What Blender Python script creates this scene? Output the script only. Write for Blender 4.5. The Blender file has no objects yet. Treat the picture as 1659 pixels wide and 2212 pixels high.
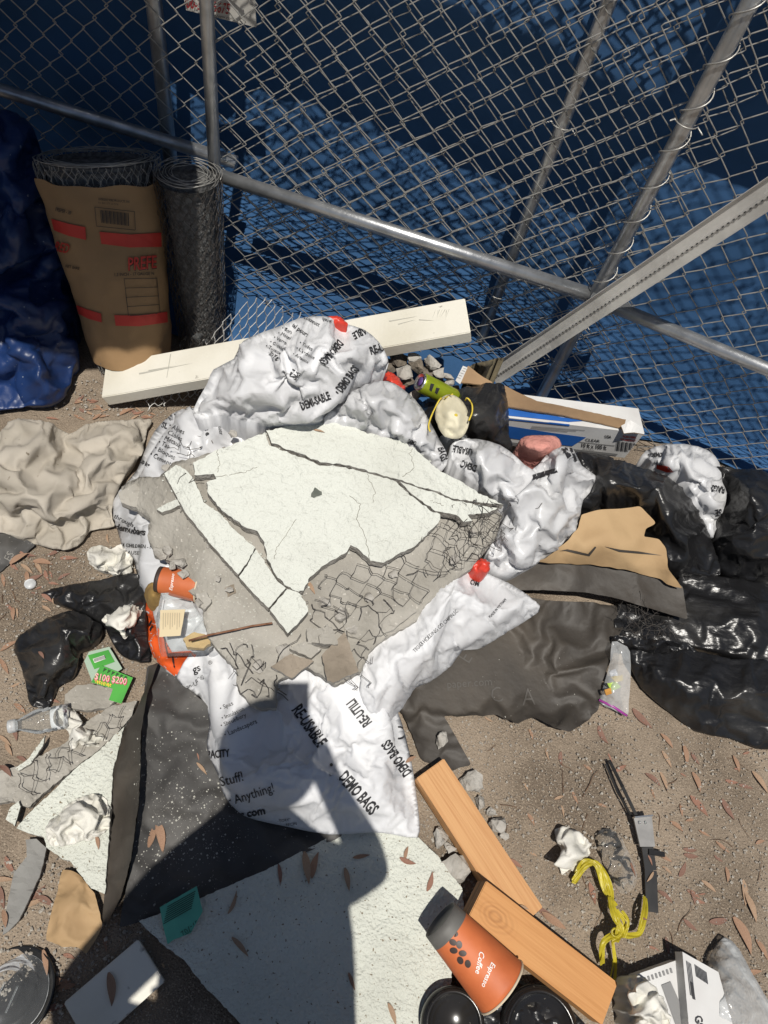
import bpy, bmesh, math, random, time
import numpy as np
from mathutils import Vector, Matrix, noise, geometry
from mathutils.bvhtree import BVHTree
T0 = time.time()
SC = bpy.context.scene
COL = SC.collection
RNG = random.Random(7)
# ------------------------------------------------------------------ camera, sky, sun, exposure
F_PX, CX, CY, CAM_H = 1534.0, 829.5, 1106.0, 1.6        # focal length and centre for a 1659 x 2212 picture
_d = np.array([545 - CX, 2030 - CY, F_PX]); _d /= np.linalg.norm(_d)          # straight down, in camera axes
_h = np.array([0, 0, 1.0]) - _d * _d[2]; _h /= np.linalg.norm(_h)
_r = np.cross(_d, _h)
if _r[0] < 0: _r = -_r
RW = np.array([_r, _h, -_d])                            # camera axes -> world
CAM = np.array([0, 0, CAM_H])
def ray(x, y): return RW @ np.array([x - CX, y - CY, F_PX])
def at(x, y, z=0.0):
    r = ray(x, y); return Vector(CAM + r * ((z - CAM_H) / r[2]))
def aty(x, y, Y):
    r = ray(x, y); return Vector(CAM + r * (Y / r[1]))
def proj(p):
    v = RW.T @ (np.array(p) - CAM); return v[0] / v[2] * F_PX + CX, v[1] / v[2] * F_PX + CY
camd = bpy.data.cameras.new('camera'); cam = bpy.data.objects.new('camera', camd); COL.objects.link(cam)
cam.matrix_world = Matrix([[RW[i][0], -RW[i][1], -RW[i][2], CAM[i]] for i in range(3)] + [[0, 0, 0, 1]])
camd.sensor_fit = 'VERTICAL'; camd.sensor_height = 24; camd.lens = F_PX / 2212 * 24
camd.clip_start = 0.01; camd.clip_end = 500
SC.camera = cam
SUN = -ray(656, 1487); SUN = Vector(SUN / np.linalg.norm(SUN))     # towards the sun: the phone's shadow lies here
w = bpy.data.worlds.new('World'); SC.world = w; w.use_nodes = True
nt = w.node_tree
sky = nt.nodes.new('ShaderNodeTexSky'); sky.sky_type = 'NISHITA'; sky.sun_disc = False
sky.sun_elevation = math.asin(SUN.z); sky.sun_rotation = math.atan2(SUN.x, SUN.y)
nt.links.new(sky.outputs[0], nt.nodes['Background'].inputs[0])
nt.nodes['Background'].inputs[1].default_value = 0.05
sl = bpy.data.lights.new('sun', 'SUN'); sl.energy = 5.0; sl.angle = math.radians(0.5); sl.color = (1, 0.955, 0.88)
so = bpy.data.objects.new('sun', sl); COL.objects.link(so)
so.rotation_euler = (-SUN).to_track_quat('-Z', 'Y').to_euler(); so.location = SUN * 8
SC.view_settings.view_transform = 'Standard'; SC.view_settings.look = 'None'
SC.view_settings.exposure = -0.17; SC.view_settings.gamma = 1.0
SC.render.engine = 'CYCLES'
SC.cycles.use_denoising = True
SC.cycles.max_bounces = 8; SC.cycles.transparent_max_bounces = 12

# ------------------------------------------------------------------ materials
def lk(t, a, b): t.links.new(a, b)
def M(name, col, rough=.6, col2=None, ns=8, lo=.4, hi=.65, bump=0, bs=150, spec=.5, metal=0, coat=0, det=6,
      speck=None, ss=400, slo=.62, shi=.68, trans=0, bump2=0, b2s=30, crease=0, cs=9, stretch=None, coord='Object', dist=0):
    m = bpy.data.materials.new(name); m.use_nodes = True; t = m.node_tree; N = t.nodes
    p = N['Principled BSDF']; p.inputs['Roughness'].default_value = rough
    p.inputs['Metallic'].default_value = metal; p.inputs['Specular IOR Level'].default_value = spec
    p.inputs['Coat Weight'].default_value = coat; p.inputs['Coat Roughness'].default_value = .12
    tc = N.new('ShaderNodeTexCoord'); src = tc.outputs[coord]
    if stretch:
        mp = N.new('ShaderNodeMapping'); mp.inputs['Scale'].default_value = stretch; lk(t, src, mp.inputs[0]); src = mp.outputs[0]
    def ntex(s, d=6, di=0):
        n = N.new('ShaderNodeTexNoise'); n.inputs['Scale'].default_value = s; n.inputs['Detail'].default_value = d
        n.inputs['Distortion'].default_value = di; lk(t, src, n.inputs['Vector']); return n.outputs['Fac']
    def ramp(f, a, b):
        r = N.new('ShaderNodeMapRange'); r.inputs[1].default_value = a; r.inputs[2].default_value = b; lk(t, f, r.inputs[0]); return r.outputs[0]
    def mix(f, a, b):
        x = N.new('ShaderNodeMix'); x.data_type = 'RGBA'
        if hasattr(f, 'links'): lk(t, f, x.inputs[0])
        else: x.inputs[0].default_value = f
        for q, i in ((a, 6), (b, 7)):
            if hasattr(q, 'links'): lk(t, q, x.inputs[i])
            else: x.inputs[i].default_value = (*q, 1)
        return x.outputs[2]
    c = None
    if col2: c = mix(ramp(ntex(ns, det, dist), lo, hi), col, col2)
    if speck: c = mix(ramp(ntex(ss, 3), slo, shi), c if c is not None else col, speck)
    if c is not None: lk(t, c, p.inputs['Base Color'])
    else: p.inputs['Base Color'].default_value = (*col, 1)
    nrm = None
    for b, s in ((bump2, b2s), (bump, bs)):
        if b:
            bn = N.new('ShaderNodeBump'); bn.inputs['Strength'].default_value = 1; bn.inputs['Distance'].default_value = b
            lk(t, ntex(s, 2.5), bn.inputs['Height'])
            if nrm is not None: lk(t, nrm, bn.inputs['Normal'])
            nrm = bn.outputs[0]
    if crease:
        rn = N.new('ShaderNodeTexNoise'); rn.noise_type = 'RIDGED_MULTIFRACTAL'; rn.inputs['Scale'].default_value = cs; rn.inputs['Detail'].default_value = 2; rn.inputs['Distortion'].default_value = .5
        lk(t, src, rn.inputs['Vector']); bn = N.new('ShaderNodeBump'); bn.inputs['Distance'].default_value = crease; bn.invert = True; lk(t, rn.outputs['Fac'], bn.inputs['Height'])
        if nrm is not None: lk(t, nrm, bn.inputs['Normal'])
        nrm = bn.outputs[0]
    if nrm is not None: lk(t, nrm, p.inputs['Normal'])
    if trans:
        tr = N.new('ShaderNodeBsdfTranslucent'); mx = N.new('ShaderNodeMixShader'); mx.inputs[0].default_value = trans
        if c is not None: lk(t, c, tr.inputs[0])
        else: tr.inputs[0].default_value = (*col, 1)
        lk(t, p.outputs[0], mx.inputs[1]); lk(t, tr.outputs[0], mx.inputs[2]); lk(t, mx.outputs[0], N['Material Output'].inputs[0])
    m['p'] = 1
    return m
def weave(m, scale, depth, axis2=True, diag=False):          # woven relief on top of a material
    t = m.node_tree; N = t.nodes; p = N['Principled BSDF']
    tc = N.new('ShaderNodeTexCoord'); prev = p.inputs['Normal'].links[0].from_socket if p.inputs['Normal'].links else None
    for ax in (('X', 'Y') if axis2 else ('Z',)):
        wv = N.new('ShaderNodeTexWave'); wv.bands_direction = ax; wv.inputs['Scale'].default_value = scale
        wv.inputs['Distortion'].default_value = .6; lk(t, tc.outputs['Object'], wv.inputs['Vector'])
        b = N.new('ShaderNodeBump'); b.inputs['Distance'].default_value = depth; lk(t, wv.outputs['Fac'], b.inputs['Height'])
        if prev: lk(t, prev, b.inputs['Normal'])
        prev = b.outputs[0]
    lk(t, prev, p.inputs['Normal']); return m
def clear(name, tint=(.95, .97, .97), opac=.12, rough=.08):       # thin clear plastic
    m = bpy.data.materials.new(name); m.use_nodes = True; t = m.node_tree; N = t.nodes
    p = N['Principled BSDF']; p.inputs['Base Color'].default_value = (.75, .77, .78, 1); p.inputs['Roughness'].default_value = rough
    p.inputs['Specular IOR Level'].default_value = .9
    tr = N.new('ShaderNodeBsdfTransparent'); tr.inputs[0].default_value = (*tint, 1)
    lw = N.new('ShaderNodeLayerWeight'); lw.inputs[0].default_value = .22
    ad = N.new('ShaderNodeMath'); ad.operation = 'ADD'; ad.use_clamp = True; ad.inputs[1].default_value = opac; lk(t, lw.outputs[0], ad.inputs[0])
    mx = N.new('ShaderNodeMixShader'); lk(t, ad.outputs[0], mx.inputs[0]); lk(t, tr.outputs[0], mx.inputs[1]); lk(t, p.outputs[0], mx.inputs[2])
    n = N.new('ShaderNodeTexNoise'); n.inputs['Scale'].default_value = 60; tc = N.new('ShaderNodeTexCoord'); lk(t, tc.outputs['Object'], n.inputs['Vector'])
    b = N.new('ShaderNodeBump'); b.inputs['Distance'].default_value = .003; lk(t, n.outputs[0], b.inputs['Height']); lk(t, b.outputs[0], p.inputs['Normal'])
    lk(t, mx.outputs[0], N['Material Output'].inputs[0]); return m

m_ground = M('ground_dirt', (.29, .232, .175), .95, (.165, .13, .097), 3.6, .42, .60, bump=.007, bs=230, bump2=.016, b2s=14, speck=(.40, .33, .25), ss=320, slo=.55, shi=.70, spec=.2)
m_bag = weave(M('woven_white_plastic', (.685, .69, .705), .42, (.56, .56, .555), 7, .55, .85, bump=.0005, bs=45, crease=.002, cs=12), 190, .00018)
m_bag2 = M('thin_white_plastic', (.69, .695, .71), .33, (.57, .57, .565), 6, .55, .85, bump=.0005, bs=40, trans=.2, crease=.0025, cs=16)
m_black = M('black_plastic_film', (.012, .012, .013), .31, (.05, .048, .045), 5, .5, .8, bump=.0015, bs=60, spec=.45, crease=.006, cs=13, stretch=(1, 2.2, 1))
m_tar = M('black_building_paper', (.045, .043, .041), .66, (.115, .108, .098), 5, .5, .8, bump=.0012, bs=60, speck=(.32, .31, .28), ss=170, slo=.68, shi=.73)
m_tar2 = M('brown_building_paper', (.042, .036, .030), .62, (.085, .071, .056), 4, .45, .75, bump=.0015, bs=50)
m_stucco = M('white_stucco', (.61, .625, .572), .85, (.51, .515, .462), 4, .5, .8, bump=.007, bs=75, bump2=.0015, b2s=240, spec=.25)
m_stucco2 = M('pitted_white_stucco', (.60, .615, .55), .9, (.52, .53, .47), 6, .4, .7, bump=.006, bs=170, speck=(.2, .16, .11), ss=140, slo=.66, shi=.70, spec=.2)
m_coat = M('grey_scratch_coat', (.385, .365, .325), .95, (.275, .258, .225), 9, .35, .65, bump=.006, bs=70, speck=(.5, .47, .42), ss=120, slo=.66, shi=.72, spec=.15)
m_rock = M('broken_mortar', (.42, .40, .365), .95, (.27, .253, .225), 30, .35, .65, bump=.004, bs=130, spec=.15)
m_rockd = M('dark_mortar', (.2, .17, .135), .95, (.11, .095, .078), 35, .35, .65, bump=.003, bs=150, spec=.15)
m_wire = M('galvanised_wire', (.44, .43, .40), .42, (.30, .29, .27), 60, metal=.55)
m_wired = M('dull_wire', (.13, .12, .11), .5, (.06, .05, .045), 60, metal=.5)
m_bright = M('bright_galvanised_wire', (.78, .77, .74), .4, (.6, .59, .56), 60, metal=.25)
m_pipe = M('galvanised_pipe', (.52, .53, .54), .36, (.36, .37, .38), 25, metal=.8, bump=.0006, bs=80)
m_kraft = M('kraft_paper', (.42, .285, .15), .8, (.34, .22, .11), 7, .4, .7, bump=.0012, bs=45)
m_card = M('cardboard', (.36, .235, .13), .85, (.28, .18, .10), 10, bump=.0008, bs=60)
m_primed = M('primed_white_board', (.68, .655, .575), .6, (.58, .55, .46), 5, .45, .7, speck=(.3, .28, .24), ss=38, slo=.70, shi=.76, bump=.0006, bs=120)
m_cloth = M('tan_cotton_cloth', (.45, .41, .35), .95, (.37, .335, .28), 12, .4, .65, bump=.0012, bs=500, crease=.006, cs=9, speck=(.2, .17, .13), ss=45, slo=.68, shi=.74, spec=.1)
m_paper = M('white_tissue', (.76, .74, .68), .9, (.70, .68, .6), 20, bump=.001, bs=120, spec=.15, trans=.12)
m_screen = M('blue_shade_cloth', (.044, .130, .295), .72, (.034, .104, .235), 5, .4, .7, trans=.22, spec=.3)
weave(m_screen, 260, .0004, False)
m_tarp = M('blue_tarpaulin', (.010, .032, .12), .42, (.007, .022, .08), 6, .4, .7, bump=.002, bs=30, crease=.014, cs=6, speck=(.25, .28, .33), ss=70, slo=.70, shi=.76)
m_print = M('black_ink', (.022, .022, .025), .6)
m_orange = M('orange_ink', (.78, .115, .022), .4, (.62, .09, .018), 9)
m_red = M('red_plastic', (.66, .055, .03), .4, (.52, .04, .024), 9)
m_clear = clear('clear_plastic', (.97, .98, .98), .05, .05)
m_clear2 = clear('hazy_plastic_film', (.9, .91, .92), .34, .16)

# ------------------------------------------------------------------ object helpers
def thing(name, label, cat, loc=(0, 0, 0), group=None):
    o = bpy.data.objects.new(name, None); COL.objects.link(o); o.location = loc; o.empty_display_size = .05
    o['label'] = label; o['category'] = cat
    if group: o['group'] = group
    return o
def tag(o, label, cat, group=None):
    o['label'] = label; o['category'] = cat
    if group: o['group'] = group
    return o
def link(name, me, parent=None, mats=None, smooth=True):
    if mats is not None:
        for m in (mats if isinstance(mats, (list, tuple)) else [mats]): me.materials.append(m)
    if smooth is not None: me.polygons.foreach_set('use_smooth', [smooth] * len(me.polygons))
    o = bpy.data.objects.new(name, me); COL.objects.link(o)
    if parent:
        o.parent = parent; o.matrix_parent_inverse = Matrix() if parent.parent else parent.matrix_basis.inverted()
    return o
def meshobj(name, v, f, mats, parent=None, smooth=True, fm=None):
    me = bpy.data.meshes.new(name); me.from_pydata([tuple(p) for p in v], [], [tuple(q) for q in f])
    o = link(name, me, parent, mats, smooth)
    if fm is not None: me.polygons.foreach_set('material_index', fm)
    me.update(); return o
class MB:                                               # collects vertices and faces for one mesh
    def __init__(s): s.v = []; s.f = []; s.m = []
    def add(s, v, f, mi=0):
        n = len(s.v); s.v += [tuple(p) for p in v]; s.f += [tuple(i + n for i in q) for q in f]; s.m += [mi] * len(f)
    def tube(s, path, r, n=5, mi=0, cap=True):
        P = [Vector(p) for p in path]; k = len(P); V = []; up = None
        rr = r if isinstance(r, (list, tuple)) else [r] * k
        for i, p in enumerate(P):
            d = (P[min(i + 1, k - 1)] - P[max(i - 1, 0)])
            if d.length < 1e-9: d = Vector((0, 0, 1))
            d.normalize()
            if up is None: up = d.orthogonal().normalized()
            up = (up - d * up.dot(d))
            up = up.normalized() if up.length > 1e-6 else d.orthogonal().normalized()
            b = d.cross(up)
            V += [p + (up * math.cos(2 * math.pi * j / n) + b * math.sin(2 * math.pi * j / n)) * rr[i] for j in range(n)]
        Fc = [(i * n + j, i * n + (j + 1) % n, (i + 1) * n + (j + 1) % n, (i + 1) * n + j) for i in range(k - 1) for j in range(n)]
        if cap: Fc += [tuple(range(n))[::-1], tuple((k - 1) * n + j for j in range(n))]
        s.add(V, Fc, mi)
    def box(s, c, ax, ay, az, mi=0):                     # centre and three half-axes
        c, ax, ay, az = map(Vector, (c, ax, ay, az))
        V = [c + ax * i + ay * j + az * k for i in (-1, 1) for j in (-1, 1) for k in (-1, 1)]
        s.add(V, [(0, 1, 3, 2), (4, 6, 7, 5), (0, 4, 5, 1), (2, 3, 7, 6), (0, 2, 6, 4), (1, 5, 7, 3)], mi)
    def lathe(s, prof, o, ax, n=32, mi=0):               # prof: (radius, height) along ax from o
        o = Vector(o); ax = Vector(ax).normalized(); u = ax.orthogonal().normalized(); b = ax.cross(u); k = len(prof)
        V = [o + ax * h + (u * math.cos(2 * math.pi * j / n) + b * math.sin(2 * math.pi * j / n)) * r for r, h in prof for j in range(n)]
        s.add(V, [(i * n + j, i * n + (j + 1) % n, (i + 1) * n + (j + 1) % n, (i + 1) * n + j) for i in range(k - 1) for j in range(n)], mi)
    def build(s, name, mats, parent=None, smooth=True): return meshobj(name, s.v, s.f, mats, parent, smooth, s.m)

def tps(P):
    P = np.array(P, float); n = len(P); xy = P[:, :2] / 100.
    def U(d): return np.where(d > 1e-9, d * d * np.log(d + 1e-12), 0)
    A = np.zeros((n + 3, n + 3)); A[:n, :n] = U(np.linalg.norm(xy[:, None] - xy[None], axis=2)) + np.eye(n) * 1e-4
    A[:n, n] = 1; A[:n, n + 1:] = xy; A[n, :n] = 1; A[n + 1:, :n] = xy.T
    wt = np.linalg.solve(A, np.concatenate([P[:, 2], [0, 0, 0]]))
    def f(q):
        q = np.asarray(q, float) / 100.
        return U(np.linalg.norm(q[:, None] - xy[None], axis=2)) @ wt[:n] + wt[n] + q @ wt[n + 1:]
    return f
def resample(out, res, jit=0, seed=0):
    pts = []; n = len(out); rg = random.Random(seed)
    for i in range(n):
        a = Vector(out[i][:2]); b = Vector(out[(i + 1) % n][:2]); k = max(1, round((b - a).length / res))
        nn = Vector((-(b - a).y, (b - a).x)); nn = nn.normalized() if nn.length else nn
        for j in range(k):
            p = a.lerp(b, j / k)
            if jit:
                q = Vector((p.x * .09 + seed * 7.1, p.y * .09, seed)); q2 = q * 3.1
                p = p + nn * jit * (noise.noise(q) * 1.3 + noise.noise(q2) * .8 + rg.uniform(-.3, .3)) * (1 if 0 < j else .5)
            pts.append(p)
    return np.array([[p.x, p.y] for p in pts])
def smooth_closed(out, k=3):                            # Catmull-Rom through an outline
    n = len(out); R = []
    for i in range(n):
        p = [np.array(out[(i + o) % n], float) for o in (-1, 0, 1, 2)]
        for j in range(k):
            t = j / k
            R.append(tuple(.5 * (2 * p[1] + (p[2] - p[0]) * t + (2 * p[0] - 5 * p[1] + 4 * p[2] - p[3]) * t * t + (-p[0] + 3 * p[1] - 3 * p[2] + p[3]) * t ** 3)))
    return R
def mesh2d(P, res, seed=0):
    rg = np.random.RandomState(seed); nb = len(P); lo = P.min(0); hi = P.max(0)
    xs = np.arange(lo[0], hi[0], res); ys = np.arange(lo[1], hi[1], res * .866)
    G = np.array([(x + (res / 2 if i % 2 else 0), y) for i, y in enumerate(ys) for x in xs] or [(lo[0], lo[1])]) 
    G = G + rg.uniform(-.18, .18, G.shape) * res
    ins = np.zeros(len(G), bool); dm = np.full(len(G), 1e9)
    for a, b in zip(P, np.roll(P, -1, 0)):
        ins ^= ((a[1] > G[:, 1]) != (b[1] > G[:, 1])) & (G[:, 0] < (b[0] - a[0]) * (G[:, 1] - a[1]) / (b[1] - a[1] + 1e-15) + a[0])
        ab = b - a; t = np.clip(((G - a) @ ab) / (ab @ ab + 1e-15), 0, 1); dm = np.minimum(dm, np.linalg.norm(G - (a + t[:, None] * ab), axis=1))
    G = G[ins & (dm > .55 * res)]
    v, e, f, ov, _, _ = geometry.delaunay_2d_cdt([Vector(p) for p in np.concatenate([P, G])], [], [list(range(nb))], 1, 1e-5)
    return np.array([[q.x, q.y] for q in v]), [tuple(t) for t in f]
def boundary(me_faces):
    cnt = {}
    for f in me_faces:
        for a, b in zip(f, f[1:] + f[:1]): cnt[(a, b)] = 1
    return [(a, b) for (a, b) in cnt if (b, a) not in cnt]
def unp(V, Z): return [at(x, y, z) for (x, y), z in zip(V, Z)]
def facing_up(v, f):                                    # make the faces look at the camera
    c = Vector(CAM); a = 0
    for q in f[::max(1, len(f) // 50)]:
        n = (v[q[1]] - v[q[0]]).cross(v[q[2]] - v[q[0]]); a += n.normalized().dot((c - v[q[0]]).normalized()) if n.length else 0
    return f if a > 0 else [q[::-1] for q in f]

SIMS = []
def soft(name, out, ctrl=(), res=9, shrink=.15, bend=.5, hold=.06, edge=1.0, press=1.0, grav=.3, skirt=None, mat=m_bag, parent=None,
         seed=1, jit=0, sm=0, mass=.2, floor=.004, sub=1, lump=0, lscale=.02, inner=None, disp=0, dscale=5):
    """A bag, sheet or cloth: the outline and heights give its lie, a short cloth run buckles the slack into folds."""
    o2 = smooth_closed(out, sm) if sm else out
    zf = tps(list(out) + list(ctrl))
    P = resample(o2, res, jit, seed); V, f = mesh2d(P, res, seed)
    Z = zf(V)
    if lump: Z = Z + np.array([lump * noise.noise(Vector((x * lscale, y * lscale, seed * 3.3))) for x, y in V])
    f = facing_up(unp(V, np.maximum(Z, floor)), f)
    v = unp(V, np.maximum(Z, floor))
    me = bpy.data.meshes.new(name); me.from_pydata([tuple(p) for p in v], [], f)
    o = link(name, me, parent, mat)
    bd = set(i for e in boundary(f) for i in e)
    g = o.vertex_groups.new(name='pin')
    g.add(list(range(len(v))), hold, 'REPLACE'); g.add(list(bd), edge, 'REPLACE')
    if inner:                                            # extra held spots, in picture coordinates
        for (x, y, r, wgt) in inner:
            g.add([i for i, (a, b) in enumerate(V) if (a - x) ** 2 + (b - y) ** 2 < r * r], wgt, 'REPLACE')
    md = o.modifiers.new('c', 'CLOTH'); s = md.settings
    s.shrink_min = s.shrink_max = -shrink; s.quality = 4; s.mass = mass; s.vertex_group_mass = 'pin'; s.pin_stiffness = 1
    s.tension_stiffness = 15; s.compression_stiffness = 15; s.shear_stiffness = 5; s.bending_stiffness = bend
    s.air_damping = 1; s.effector_weights.gravity = grav
    if press: s.use_pressure = True; s.uniform_pressure_force = press
    md.collision_settings.use_collision = False
    SIMS.append((o, skirt, floor, sub)); o['disp'] = disp; o['dscale'] = dscale; return o
def run_sims(frames=16):
    SC.frame_start = 1
    for fr in range(1, frames + 1): SC.frame_set(fr)
    dg = bpy.context.evaluated_depsgraph_get(); new = []
    for o, sk, fl, sub in SIMS:
        new.append(bpy.data.meshes.new_from_object(o.evaluated_get(dg)))
    for (o, sk, fl, sub), me in zip(SIMS, new):
        o.modifiers.clear(); o.vertex_groups.clear()
        bm = bmesh.new(); bm.from_mesh(me)
        if o['disp']:
            bm.normal_update()
            for v, nn in [(v, v.normal.copy()) for v in bm.verts]:
                q = v.co * o['dscale']; q = q + Vector((noise.noise(q * .7), noise.noise(q * .7 + Vector((9, 0, 0))), 0)) * .8
                v.co += nn * o['disp'] * (noise.ridged_multi_fractal(q, .9, 2.1, 4, 1.0, 2.0) - 1.0)
        del o['disp'], o['dscale']
        for v in bm.verts: v.co.z = max(v.co.z, fl)
        if sk is not None:
            ed = [e for e in bm.edges if e.is_boundary]
            ctr = sum((v.co for v in bm.verts), Vector()) / len(bm.verts)
            for step in (.5, 1):
                r = bmesh.ops.extrude_edge_only(bm, edges=ed)
                vs = [q for q in r['geom'] if isinstance(q, bmesh.types.BMVert)]; ed = [q for q in r['geom'] if isinstance(q, bmesh.types.BMEdge) and q.is_boundary]
                for v in vs:
                    v.co.z = min(v.co.z, v.co.z + (sk - v.co.z) * step)
                    v.co.x += (ctr.x - v.co.x) * .04; v.co.y += (ctr.y - v.co.y) * .04
            bmesh.ops.recalc_face_normals(bm, faces=bm.faces)
        for f in bm.faces: f.smooth = True
        bm.to_mesh(me); bm.free(); o.data = me
        if sub:
            s = o.modifiers.new('s', 'SUBSURF'); s.levels = s.render_levels = sub
    bpy.context.view_layer.update(); dg = bpy.context.evaluated_depsgraph_get()
    for o, sk, fl, sub in SIMS:
        if sub:
            me = bpy.data.meshes.new_from_object(o.evaluated_get(dg)); me.name = o.name; o.modifiers.clear(); o.data = me
    SC.frame_set(1)
def slab(name, out, zf, thick, mats, parent=None, res=14, jit=2.0, seed=0, rough=0.0):
    """A broken plate: jagged outline, real thickness, mats = (face, broken edge)."""
    P = resample(out, 7, jit, seed); V, f = mesh2d(P, res, seed)
    Z = zf(V) if callable(zf) else np.full(len(V), zf)
    if rough: Z = Z + np.array([rough * noise.fractal(Vector((x * .04, y * .04, seed)), 1, 2, 4) for x, y in V])
    v = unp(V, Z); f = facing_up(v, f); n = len(v)
    b = [Vector((p.x, p.y, p.z - thick)) for p in v]
    F2 = list(f) + [tuple(i + n for i in q[::-1]) for q in f]; fm = [0] * len(f) + [1] * len(f)
    for a, c in boundary(f): F2.append((c, a, a + n, c + n)); fm.append(1)
    o = meshobj(name, list(v) + b, F2, list(mats), parent, False, fm); return o
def hexnet(mb, fmap, W, H, c=.032, r=.0007, jit=.0, drop=0, seed=0, n=4, twist=True, keep=None):
    """Hexagonal wire netting over a W x H sheet mapped into space by fmap(u, v)."""
    rg = random.Random(seed); cols = int(W / c) + 1; rows = int(H / (c * .9)) + 1; h = c * .9
    nd = {}
    def node(i, j, k):
        key = (i, j, k)
        if key not in nd:
            u = (i + (.5 if j % 2 else 0)) * c + rg.gauss(0, jit); v = j * h + (h * .32 if k else 0) + rg.gauss(0, jit)
            nd[key] = (u, v)
        return nd[key]
    for j in range(rows):
        for i in range(cols):
            segs = [(node(i, j, 0), node(i, j, 1), 1)]
            a = node(i, j, 1)
            if j + 1 < rows:
                o = 1 if j % 2 else 0
                for di in (o - 1, o):
                    if i + di >= 0: segs.append((a, node(i + di, j + 1, 0), 0))
            for p, q, tw in segs:
                if rg.random() < drop: continue
                if not (0 <= p[0] <= W and 0 <= q[0] <= W and 0 <= q[1] <= H and 0 <= p[1] <= H): continue
                if keep and not (keep(*p) and keep(*q)): continue
                A, B = fmap(*p), fmap(*q)
                if A is None or B is None: continue
                mid = (A + B) / 2 + Vector((rg.gauss(0, 1), rg.gauss(0, 1), rg.gauss(0, 1))) * (jit * .4 + .0004)
                mb.tube([A, mid, B], r * (1.7 if tw and twist else 1), n, cap=False)
def bvh_of(objs):
    V = []; Fc = []
    for o in objs:
        mw = o.matrix_world; n = len(V)
        V += [mw @ v.co for v in o.data.vertices]; Fc += [tuple(i + n for i in p.vertices) for p in o.data.polygons]
    return BVHTree.FromPolygons(V, Fc)
FONTC = {}
def text_mesh(body, bold=0, align='LEFT', shear=0):
    k = (body, bold, align, shear)
    if k in FONTC: return FONTC[k]
    cu = bpy.data.curves.new('t', 'FONT'); cu.body = body; cu.size = 1; cu.offset = bold; cu.shear = shear; cu.align_x = align; cu.resolution_u = 2
    o = bpy.data.objects.new('t', cu); COL.objects.link(o); bpy.context.view_layer.update()
    me = bpy.data.meshes.new_from_object(o.evaluated_get(bpy.context.evaluated_depsgraph_get()))
    v = [(p.co.x, p.co.y) for p in me.vertices]; f = [tuple(p.vertices) for p in me.polygons]
    bpy.data.objects.remove(o); bpy.data.curves.remove(cu); bpy.data.meshes.remove(me)
    FONTC[k] = (v, f); return v, f
def decal(bvh, v2, f2, off=.0012, step=7, maxd=4):
    """Lay flat print (picture coordinates) on a surface; returns vertices and faces in the world."""
    bm = bmesh.new(); vs = [bm.verts.new((x, y, 0)) for x, y in v2]
    for q in f2:
        try: bm.faces.new([vs[i] for i in q])
        except ValueError: pass
    bmesh.ops.triangulate(bm, faces=bm.faces)
    for _ in range(4):
        long = [e for e in bm.edges if e.calc_length() > step]
        if not long: break
        bmesh.ops.subdivide_edges(bm, edges=long, cuts=1); bmesh.ops.triangulate(bm, faces=bm.faces)
    bm.verts.index_update(); V = []; ok = []
    for v in bm.verts:
        d = Vector(ray(v.co.x, v.co.y)).normalized(); h, n, i, dist = bvh.ray_cast(Vector(CAM), d)
        if h is None: V.append(Vector(CAM)); ok.append(False); continue
        if n.dot(d) > 0: n = -n
        V.append(h + n * off - d * off * .6); ok.append(True)
    f = []
    for q in bm.faces:
        i = [v.index for v in q.verts]
        if all(ok[k] for k in i):
            dd = [(V[k] - Vector(CAM)).length for k in i]
            if max(dd) - min(dd) < .06: f.append(i)
    bm.free(); f = facing_up(V, [tuple(q) for q in f]) if f else []
    used = sorted(set(k for q in f for k in q)); mp = {k: i for i, k in enumerate(used)}
    return [V[k] for k in used], [tuple(mp[k] for k in q) for q in f]
def lettering(target, items, name='lettering', mat=m_print, parent=None, off=.0012):
    """items: (words, x, y, angle, letter height px, width factor, bold, shear) with x, y the baseline start."""
    objs = target if isinstance(target, (list, tuple)) else [target]; bv = bvh_of(objs); mb = MB(); par = parent or objs[0]
    for it in items:
        if isinstance(it, dict):                         # a filled shape
            v, f = decal(bv, it['poly'], [tuple(range(len(it['poly'])))], off * it.get('k', 1))
            if it.get('one') and v: meshobj(name, v, f, mat, par)
            else: mb.add(v, f)
            continue
        body, x, y, ang, hh, xs, bold, shear = (list(it) + [1, 0, 0][len(it) - 5:])[:8]
        v, f = text_mesh(body, bold, 'LEFT', shear); s = hh / .7; ca, sa = math.cos(math.radians(ang)), math.sin(math.radians(ang))
        v2 = [(x + (px * xs * ca + py * sa) * s, y + (px * xs * sa - py * ca) * s) for px, py in v]
        a, b = decal(bv, v2, f, off)
        if a: meshobj(name, a, b, mat, par)
    if not mb.v: return None
    return mb.build(name, mat, par, True)
# ------------------------------------------------------------------ ground
def axis(lo, hi, a, b, st):
    return sorted(set([lo, lo / 2, lo / 4] + [round(a + i * st, 4) for i in range(int((b - a) / st) + 1)] + [hi / 4, hi / 2, hi]))
gx = axis(-40, 40, -2.2, 2.2, .03); gy = axis(-40, 40, -1.2, 2.6, .03)
gv = [(x, y, (.006 * noise.fractal(Vector((x * 2.2, y * 2.2, 4)), 1, 2, 5) - .004) if abs(x) < 2.3 and -1.3 < y < 2.7 else -.004) for y in gy for x in gx]
nx = len(gx); gf = [(j * nx + i, j * nx + i + 1, (j + 1) * nx + i + 1, (j + 1) * nx + i) for j in range(len(gy) - 1) for i in range(nx - 1)]
ground = meshobj('ground', gv, gf, m_ground); ground['kind'] = 'structure'; ground['label'] = 'brown gritty dirt and worn asphalt ground'

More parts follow.
